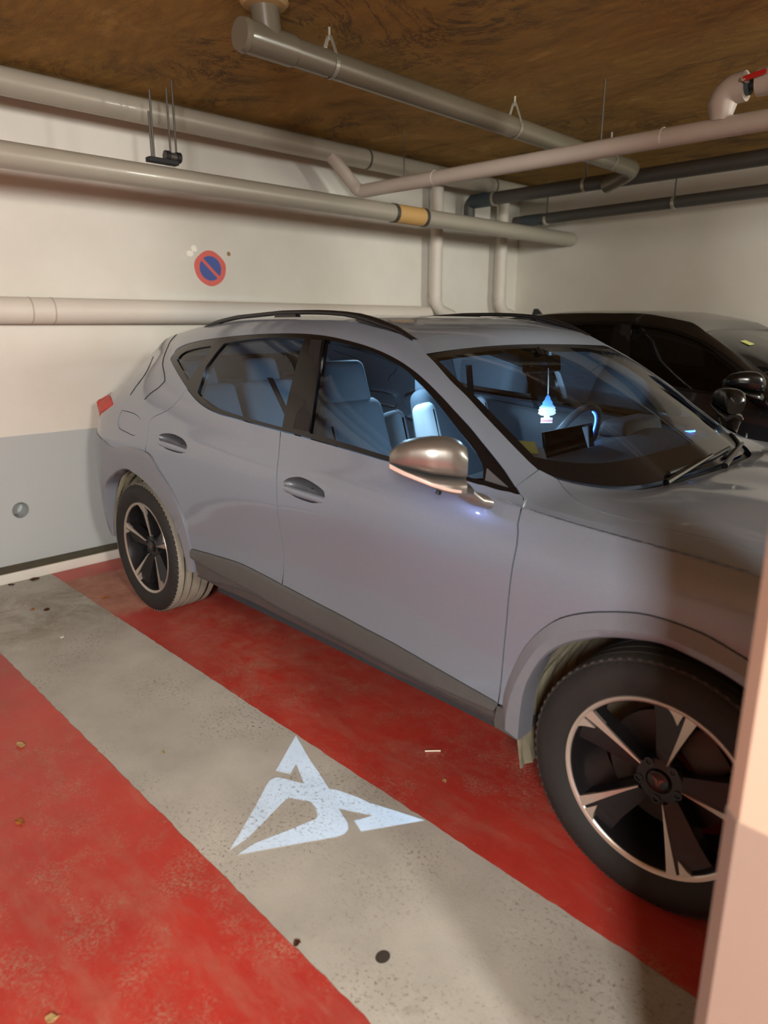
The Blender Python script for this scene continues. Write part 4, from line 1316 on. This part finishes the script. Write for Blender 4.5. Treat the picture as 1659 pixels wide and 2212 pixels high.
def make_mirror(root, side, mats):
    # axis runs from the inner root to the swept outer tip
    na, nc = 13, 28
    A = np.linspace(0, 1, na)
    cx = np.interp(A, [0, .25, .6, 1], [2.118, 2.090, 2.042, 1.972])
    cy = np.interp(A, [0, 1], [.955, 1.100])
    zt = np.interp(A, [0, .12, .3, .5, .7, .85, 1], [1.120, 1.142, 1.152, 1.152, 1.147, 1.137, 1.108])
    zb = np.interp(A, [0, .3, .6, 1], [.990, 1.004, 1.028, 1.064])
    zs = np.interp(A, [0, .5, 1], [1.040, 1.052, 1.078])
    th = np.interp(A, [0, .15, .5, .85, 1], [.050, .064, .066, .052, .026])
    ax = np.array([1.972 - 2.118, 1.100 - .955])
    ax = ax / np.linalg.norm(ax)
    pn = np.array([ax[1], -ax[0]])          # horizontal, towards the front/outside
    if pn[0] < 0:
        pn = -pn

    def ring(i, lo, hi, squash=1.0):
        zc, hz = (lo + hi) / 2, (hi - lo) / 2
        a = np.linspace(0, 2 * np.pi, nc, endpoint=False)
        e = 0.72
        u = np.sign(np.cos(a)) * np.abs(np.cos(a)) ** e
        w = np.sign(np.sin(a)) * np.abs(np.sin(a)) ** e
        d = th[i] * squash * np.where(u > 0, u * 1.0, u * 0.55)
        return np.stack([cx[i] + pn[0] * d, -(cy[i] - pn[1] * d * -1) if False else -(cy[i] + pn[1] * d), zc + hz * w], 1)

    def build(name, lo, hi, mat, par, squash=1.0):
        rows = [ring(i, lo[i], hi[i], squash) for i in range(na)]
        c0, c1 = rows[0].mean(0), rows[-1].mean(0)
        rows = [rows[0] * .02 + c0 * .98] + rows + [rows[-1] * .02 + c1 * .98]
        v, f = loft(rows, closed_u=True)
        if side < 0:
            v = v * [1, -1, 1]
        bm = bmesh.new()
        bv = [bm.verts.new(q) for q in v]
        for q in f:
            bm.faces.new([bv[i] for i in q])
        bmesh.ops.remove_doubles(bm, verts=bm.verts[:], dist=2e-4)
        return bmobj(name, bm, mat, par, True, 50)
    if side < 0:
        mats = dict(mats, mirror=mats['black'], mirror_low=mats['black'])  # far mirror coloured black for its unlit look, instead of bronze
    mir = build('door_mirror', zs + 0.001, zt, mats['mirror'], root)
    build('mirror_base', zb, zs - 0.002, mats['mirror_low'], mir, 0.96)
    # signal strip along the lower front edge
    idx = range(1, na)
    rows = []
    for dz, dd in ((0.0, 1.00), (0.010, 1.035), (0.0125, 1.0)):
        r = []
        for i in idx:
            zz = zb[i] + (zs[i] - zb[i]) * 0.30 + dz * (0.6 + 0.4 * A[i])
            d = th[i] * 0.97 * dd
            r.append((cx[i] + pn[0] * d, -(cy[i] + pn[1] * d) * side, zz))
        rows.append(r)
    v, f = loft(rows, flip=side < 0)
    pymesh('signal_strip', v, f, mats['strip'], mir)
    # foot reaching down to the door
    pts = [(2.105, -.962 * side, 1.010), (2.112, -.948 * side, .994), (2.122, -.925 * side, .976), (2.130, -.892 * side, .965)]
    rows = []
    for (x, y, z), (lx, lz) in zip(pts, ((.050, .022), (.045, .022), (.040, .020), (.040, .020))):
        a = np.linspace(0, 2 * np.pi, 16, endpoint=False)
        rows.append(np.stack([x + lx * np.cos(a), np.full(16, y), z + lz * np.sin(a) - 0.10 * lx * np.cos(a)], 1))
    v, f = loft(rows, closed_u=True)
    pymesh('mirror_foot', v, f, mats['mirror_low'], mir)
    return mir


def pad(name, c, s, mat, parent, rot=None, taper=1.0, bevel=0.05):
    """soft cushion block"""
    bm = bmesh.new()
    r = bmesh.ops.create_cube(bm, size=1.0)
    for v in r['verts']:
        k = taper if v.co.z > 0 else 1.0
        v.co = Vector((v.co.x * s[0] * (0.8 if v.co.z > 0 and taper != 1 else 1), v.co.y * s[1] * k, v.co.z * s[2]))
    bmesh.ops.bevel(bm, geom=bm.edges[:], offset=bevel, segments=4, affect='EDGES', profile=0.55)
    mt = Matrix.Translation(c) @ (rot if rot else Matrix.Identity(4))
    bmesh.ops.transform(bm, matrix=mt, verts=bm.verts[:])
    return bmobj(name, bm, mat, parent, True, 50)


def make_interior(root, mats):
    ry = lambda d: Matrix.Rotation(math.radians(d), 4, 'Y')
    for y, dx, bm_ in ((-.37, .19, mats['seat']), (.37, .08, mats['seat_lit'])):
        st = pad('front_seat', (1.12 + dx, y, .50), (.52, .50, .20), mats['seat'], root, None, 1.0, .06)
        pad('seat_back', (.86 + dx, y, .80), (.16, .44, .66), mats['seat'], st, ry(-16), .82, .06)
        for s in (-1, 1):
            pad('bolster', (.93 + dx, y + s * .205, .79), (.16, .10, .56), bm_, st, ry(-16), .72, .042)
        pad('headrest', (.755 + dx, y, 1.185), (.11, .27, .20), mats['seat'], st, ry(-10), .86, .04)
        for s in (-1, 1):
            tube('headrest_post', [(.765 + dx, y + s * .06, 1.03), (.755 + dx, y + s * .06, 1.13)], .007, mats['rim_bright'], st, 8)
    rb = pad('rear_bench', (.22, 0, .52), (.52, 1.30, .20), mats['seat'], root, None, 1.0, .06)
    for y in (-.42, .0, .42):
        pad('bench_back', (-.06, y, .83), (.16, .40, .60), mats['seat'], rb, ry(-20), .95, .05)
        pad('headrest', (-.20, y, 1.17), (.10, .24, .15), mats['seat'], rb, ry(-10), .85, .04)
    # dashboard
    prof = [(2.36, .935), (2.20, .985), (2.02, 1.005), (1.90, .985), (1.86, .93), (1.90, .80), (1.98, .60), (2.05, .45)]
    ys = np.linspace(-.72, .72, 25)
    rows = []
    for x, z in prof:
        rows.append(np.stack([x - .06 * (ys / .72) ** 2 * (x > 2.1) * 2.2, ys, z - .02 * (ys / .72) ** 2 + (0.03 * np.exp(-((ys - .36) / .16) ** 2) if 1.85 < x < 2.1 and z > .9 else 0)], 1))
    v, f = loft(rows)
    da = pymesh('dashboard', v, f, mats['dash'], root)
    scr = box('display', (1.975, -.195, 1.035), (.014, .32, .095), mats['screen'], root, ry(-10), .004)
    tube('light_strip', [(2.06, .70, .985), (1.95, .55, .975)], .004, mats['led'], da, 8)
    # steering wheel
    c = Vector((1.685, .305, .928))
    ax = Vector((-.90, 0, .42)).normalized()
    e1 = Vector((0, 1, 0))
    e2 = ax.cross(e1).normalized()
    if e2.z < 0:
        e2 = -e2
    pts = [c + (e1 * math.cos(a) + e2 * math.sin(a)) * .185 for a in np.linspace(0, 2 * math.pi, 49)]
    sw = tube('steering_wheel', pts, .016, mats['wheel_rim'], root, 12)
    pad('wheel_hub', c, (.06, .15, .12), mats['cabin'], sw, ry(25), .8, .025)
    for d in ((1, 0), (-1, 0), (0, -1)):
        q = c + (e1 * d[0] + e2 * d[1]) * .18
        tube('wheel_spoke', [c, q], [.018, .014], mats['cabin'], sw, 8)
    tube('wheel_reflection', [c + (e1 * math.cos(a) + e2 * math.sin(a)) * .166 - ax * -.004 for a in np.linspace(.1, 1.2, 12)], .003, mats['led'], sw, 6)  # added glowing line standing in for the blue reflection on the rim
    pad('instrument_hood', (1.93, .36, 1.03), (.14, .34, .07), mats['dash'], root, None, .9, .025)
    # rear view mirror, roof console, headlining
    rv = pad('rear_view_mirror', (1.715, .0, 1.285), (.03, .24, .065), mats['screen'], root, ry(-8), 1, .012)
    tube('mirror_stem', [(1.725, 0, 1.30), (1.69, 0, 1.345)], .012, mats['screen'], rv, 8)
    pad('roof_console', (1.58, 0, 1.325), (.20, .20, .045), mats['cabin'], root, ry(14), 1, .015)
    rbp = sx(resample(C('roofe', 0, -1)[::-1], 24), 1)
    ss = np.linspace(-1, 1, 9)
    rows = [np.stack([b[0] - .06 * (1 - ss ** 2) * (i / 23) ** 6, ss * (abs(b[1]) - .01), b[2] - .03 + .015 * (1 - ss ** 2)], 1) for i, b in enumerate(rbp)]
    v, f = loft(rows)
    pymesh('headlining', v, f, mats['cabin'], root)
    for s in (-1, 1):
        xs = np.linspace(.30, 2.12, 20)
        rows = []
        for z, k in ((.28, .76), (.60, .77), (.85, .78), (.965, .79), (.985, .81)):
            rows.append(np.stack([xs, np.full(20, s * k) - s * .03 * (xs > 2.0), np.full(20, z) + (z > .9) * np.interp(xs, [.3, .6, 1.2, 2.2], [.12, .06, .01, -.02])], 1))
        v, f = loft(rows)
        pymesh('door_lining', v, f, mats['dash'], root)
        # seat belt
        pts = [(.82, s * .66, 1.22), (.90, s * .60, 1.00), (.99, s * .52, .78)]
        bm = bmesh.new()
        vv = [(bm.verts.new((x - .022, y, z)), bm.verts.new((x + .022, y, z))) for x, y, z in pts]
        for a, b in zip(vv, vv[1:]):
            bm.faces.new((a[0], a[1], b[1], b[0]))
        bmesh.ops.solidify(bm, geom=bm.faces[:], thickness=.003)
        bmobj('seat_belt', bm, mats['cabin'], root)
    box('cabin_floor', (1.0, 0, .30), (2.1, 1.5, .02), mats['cabin'], root)
    box('bulkhead', (2.10, 0, .55), (.02, 1.40, .55), mats['cabin'], root)
    box('parcel_shelf', (-.40, 0, .95), (.40, 1.10, .02), mats['cabin'], root)
    pad('centre_console', (1.45, 0, .52), (.75, .20, .30), mats['cabin'], root, None, 1, .04)


car = empty('car', (0, 0, 0), 'grey crossover car with bronze mirrors and black roof rails parked on red floor', 'car')
make_car(car, M, True)
make_interior(car, M)

M2 = dict(M)
M2.update(paint=M['paint2'], arch=M['matte_black'], cladding=M['matte_black'], sill=M['matte_black'], glass=M['darkglass'], wsglass=M['darkglass'], mirror=M['black'], mirror_low=M['black'], strip=M['black'], rim_bright=M['rim_dark'])
car2 = empty('car', (-0.14, 2.66, 0), 'black car parked behind the grey car beside the right wall', 'car')
make_car(car2, M2, False)
car2.scale = (1.0, 0.98, 1.035)
bm = bmesh.new()
prof = [(-.10, 1.40), (.02, 1.40), (-.05, 1.465), (-.075, 1.465)]
vv = [[bm.verts.new((x + .10, y, z + .035)) for x, z in prof] for y in (-.014, .014)]
bm.faces.new(vv[0]); bm.faces.new(vv[1][::-1])
for i in range(4):
    bm.faces.new((vv[0][i], vv[0][(i + 1) % 4], vv[1][(i + 1) % 4], vv[1][i]))
bmobj('roof_antenna', bm, M['black'], car2)

zq = Vector((.36, -.06, .93)).normalized()
xq = Vector((0, 1, 0))
xq = (xq - zq * xq.dot(zq)).normalized()
rot = Matrix((xq, zq.cross(xq), zq)).transposed().to_4x4()
box('windscreen_sticker', Vector((1.684 + .14, 2.281 - 2.66, 1.32)) * 1.0 - Vector((0, -.007, .044)) + zq * .004, (.075, .06, .002), M['note'], car2, rot)

# ------------------------------------------------------------------ things in the grey car
fr = empty('air_freshener', (1.752, 0.0, 1.172), 'tree shaped blue and white air freshener hanging behind the windscreen', 'air freshener')
half = [(0, .0), (.010, -.016), (.008, -.018), (.019, -.034), (.016, -.037), (.029, -.052), (.026, -.056), (.031, -.060), (.029, -.068), (.032, -.074), (.022, -.082), (.010, -.084), (.010, -.090), (.021, -.092), (.021, -.112)]
lp = half + [(-a, b) for a, b in reversed(half[1:])]
cs = np.array([-.66, .75])
flat_panel('card', [lp], .002, lambda u, w, d: (u * .76 + d * .65, u * .84 - d * .75, w * 1.02), M['fresh'], fr)
tube('string', [(0, 0, 0), (-.002, 0, .055), (-.006, 0, .100)], .0022, M['plaster'], fr, 6)
nt_ = empty('parking_permit', (2.086, -.614, 1.074), 'yellow paper slip in clear sleeve stuck inside the lower windscreen corner', 'paper')
zq = Vector((.52, -.26, .82)).normalized()
xq = Vector((0.60, 0.72, 0)).cross(zq).cross(zq).normalized() * -1
rot = Matrix((xq, zq.cross(xq), zq)).transposed().to_4x4()
box('sleeve', rot @ Vector((.014, -.020, -.004)), (.075, .060, .0012), M['plastic_clear'], nt_, rot)
box('slip', rot @ Vector((-.004, .004, -.001)), (.062, .052, .0012), M['note'], nt_, rot)

# ------------------------------------------------------------------ emblem thrown on the floor by the mirror lamp
EMB = [(1.46, -1.067), (1.611, -1.123), (1.702, -1.151), (1.757, -1.17), (1.781, -1.178), (1.802, -1.163), (1.877, -1.139), (1.92, -1.132), (1.993, -1.104), (2.098, -1.067), (1.997, -1.239), (1.946, -1.222), (1.97, -1.167), (1.874, -1.219), (1.908, -1.23), (1.943, -1.242), (1.964, -1.258), (1.971, -1.279), (1.965, -1.303), (1.902, -1.411), (1.821, -1.554), (1.817, -1.489), (1.842, -1.388), (1.86, -1.298), (1.851, -1.283), (1.813, -1.266), (1.789, -1.26), (1.723, -1.298), (1.727, -1.319), (1.761, -1.418), (1.786, -1.495), (1.79, -1.559), (1.751, -1.498), (1.684, -1.398), (1.622, -1.312), (1.608, -1.287), (1.611, -1.264), (1.633, -1.25), (1.701, -1.22), (1.599, -1.172), (1.632, -1.222), (1.581, -1.245)]
LP = Vector((2.070, -1.008, 1.006))
ctr = Vector((1.80, -1.29, 0.0))
dv = (ctr - LP).normalized()
PD = 0.012                                      # slide distance from the lamp
# lamp barrel and slide belong to the right door mirror
mir_r = [o for o in car.children if o.name.startswith('door_mirror')][0]
u1 = dv.cross(Vector((0, 0, 1))).normalized()
u2 = dv.cross(u1)


def on_slide(x, y):
    r = Vector((x, y, 0.0)) - LP
    r = r * (PD / r.dot(dv))
    return r.dot(u1), r.dot(u2)


eh = [on_slide(x, y) for x, y in EMB]
Rr = 0.0095
ring = [(Rr * math.cos(a), Rr * math.sin(a)) for a in np.linspace(0, 2 * math.pi, 40, endpoint=False)]
flat_panel('projector_slide', [ring, eh], 0.00015, lambda a, b, d: tuple(LP + dv * (PD + d) + u1 * a + u2 * b), M['matte_black'], mir_r)
vb_, fb_ = tube_mesh([tuple(LP - dv * 0.006), tuple(LP + dv * (PD + 0.0004))], Rr + 0.0003, 40, False)
pymesh('projector_barrel', vb_, list(fb_) + [tuple(range(39, -1, -1))], M['matte_black'], mir_r)
ld = bpy.data.lights.new('puddle_lamp', 'SPOT')
ld.energy = 74.0
ld.color = (0.38, 0.62, 1.0)
ld.shadow_soft_size = 0.00003
ld.spot_size = math.radians(64)
ld.spot_blend = 0.0
lo = bpy.data.objects.new('puddle_lamp', ld)
COL.objects.link(lo)
lo.location = LP
lo.rotation_euler = dv.to_track_quat('-Z', 'Y').to_euler()
# stray light of the same lamp on the door skin
sd_ = bpy.data.lights.new('puddle_lamp_stray', 'POINT')
sd_.energy, sd_.color, sd_.shadow_soft_size = 0.5, (0.34, 0.44, 1.0), 0.004
so_ = bpy.data.objects.new('puddle_lamp_stray', sd_)
COL.objects.link(so_)
so_.location = (1.985, -1.035, 1.030)
em = flat_panel('projected_emblem', [EMB], 0.0006, lambda a, b, d: (a, b, 0.0001 + d), M['concrete'])
tag(em, 'pale blue angular emblem cast by the mirror lamp on the grey floor strip', 'emblem')


# ------------------------------------------------------------------ litter on the floor
def leaf(x, y, r, mat, label, name='dry_leaf', sd=1, z=0.0016, cat='leaf'):
    rr = random.Random(sd)
    n = 9
    v = [(0, 0, .004)] + [(r * (1 + rr.uniform(-.35, .3)) * math.cos(a), r * .7 * (1 + rr.uniform(-.3, .3)) * math.sin(a), rr.uniform(0, .007)) for a in np.linspace(0, 6.283, n, endpoint=False)]
    f = [(0, 1 + i, 1 + (i + 1) % n) for i in range(n)]
    bm = bmesh.new()
    bv = [bm.verts.new(q) for q in v]
    for q in f:
        bm.faces.new([bv[i] for i in q])
    bmesh.ops.solidify(bm, geom=bm.faces[:], thickness=.0012)
    o = bmobj(name, bm, mat, None)
    o.location = (x, y, z + .0012)
    o.rotation_euler = (0, 0, rr.uniform(0, 6))
    return tag(o, label, cat)


leaf(1.255, -1.941, .017, M['leaf_a'], 'orange brown dry leaf on red floor at the left edge', sd=2)
leaf(1.957, -2.104, .015, M['leaf_b'], 'pale tan dry leaf on red floor near the bottom left corner', sd=4)
leaf(2.173, -1.611, .011, M['leaf_c'], 'small dark brown leaf on the grey strip below the emblem', sd=5, z=.0002)
leaf(2.017, -.89, .010, M['leaf_b'], 'small tan leaf crumb on red floor near the front wheel', sd=6)
leaf(-.359, -1.29, .020, M['leaf_c'], 'small rust brown leaf on the grey strip near the rear wheel', sd=7, z=.0002)
leaf(-.416, -1.34, .016, M['leaf_a'], 'yellowish leaf on the grey strip beside a rust brown leaf', sd=8, z=.0002)
leaf(-.306, -1.0, .022, M['leaf_a'], 'orange leaf on worn paint in front of the rear wheel', sd=9)
leaf(.839, -1.803, .020, M['leaf_b'], 'pale paint flake scar on red floor beside the strip', 'paint_flake', 10, cat='flake')
leaf(1.231, -1.466, .009, M['leaf_b'], 'tiny pale scrap on the grey strip left of the emblem', 'paper_scrap', 11, .0002, 'scrap')
leaf(.04, -1.358, .012, M['plaster'], 'small white chip on the grey strip toward the rear wall', 'white_chip', 12, .0002, 'chip')
leaf(-.872, -1.17, .030, M['leaf_c'], 'brown clump of debris at the foot of the white kerb', 'debris_clump', 13, .0002, 'debris')
leaf(-.87, -1.30, .022, M['leaf_c'], 'reddish bit of debris against the white kerb, farther left', 'debris_clump', 14, .0002, 'debris')
st = tube('stick', [(1.861, -.812, .0045), (1.879, -.793, .005), (1.898, -.772, .0045)], .0026, M['stick'], None, 8)
tag(st, 'short straight pale stick on red floor beside the sill', 'stick')
g = flat_panel('gum_spot', [[(2.342 + .016 * math.cos(a), -1.488 + .019 * math.sin(a)) for a in np.linspace(0, 6.283, 20, endpoint=False)]], .001, lambda a, b, d: (a, b, .0001 + d), M['stain'])
tag(g, 'round black gum spot on the grey strip at the bottom', 'gum')
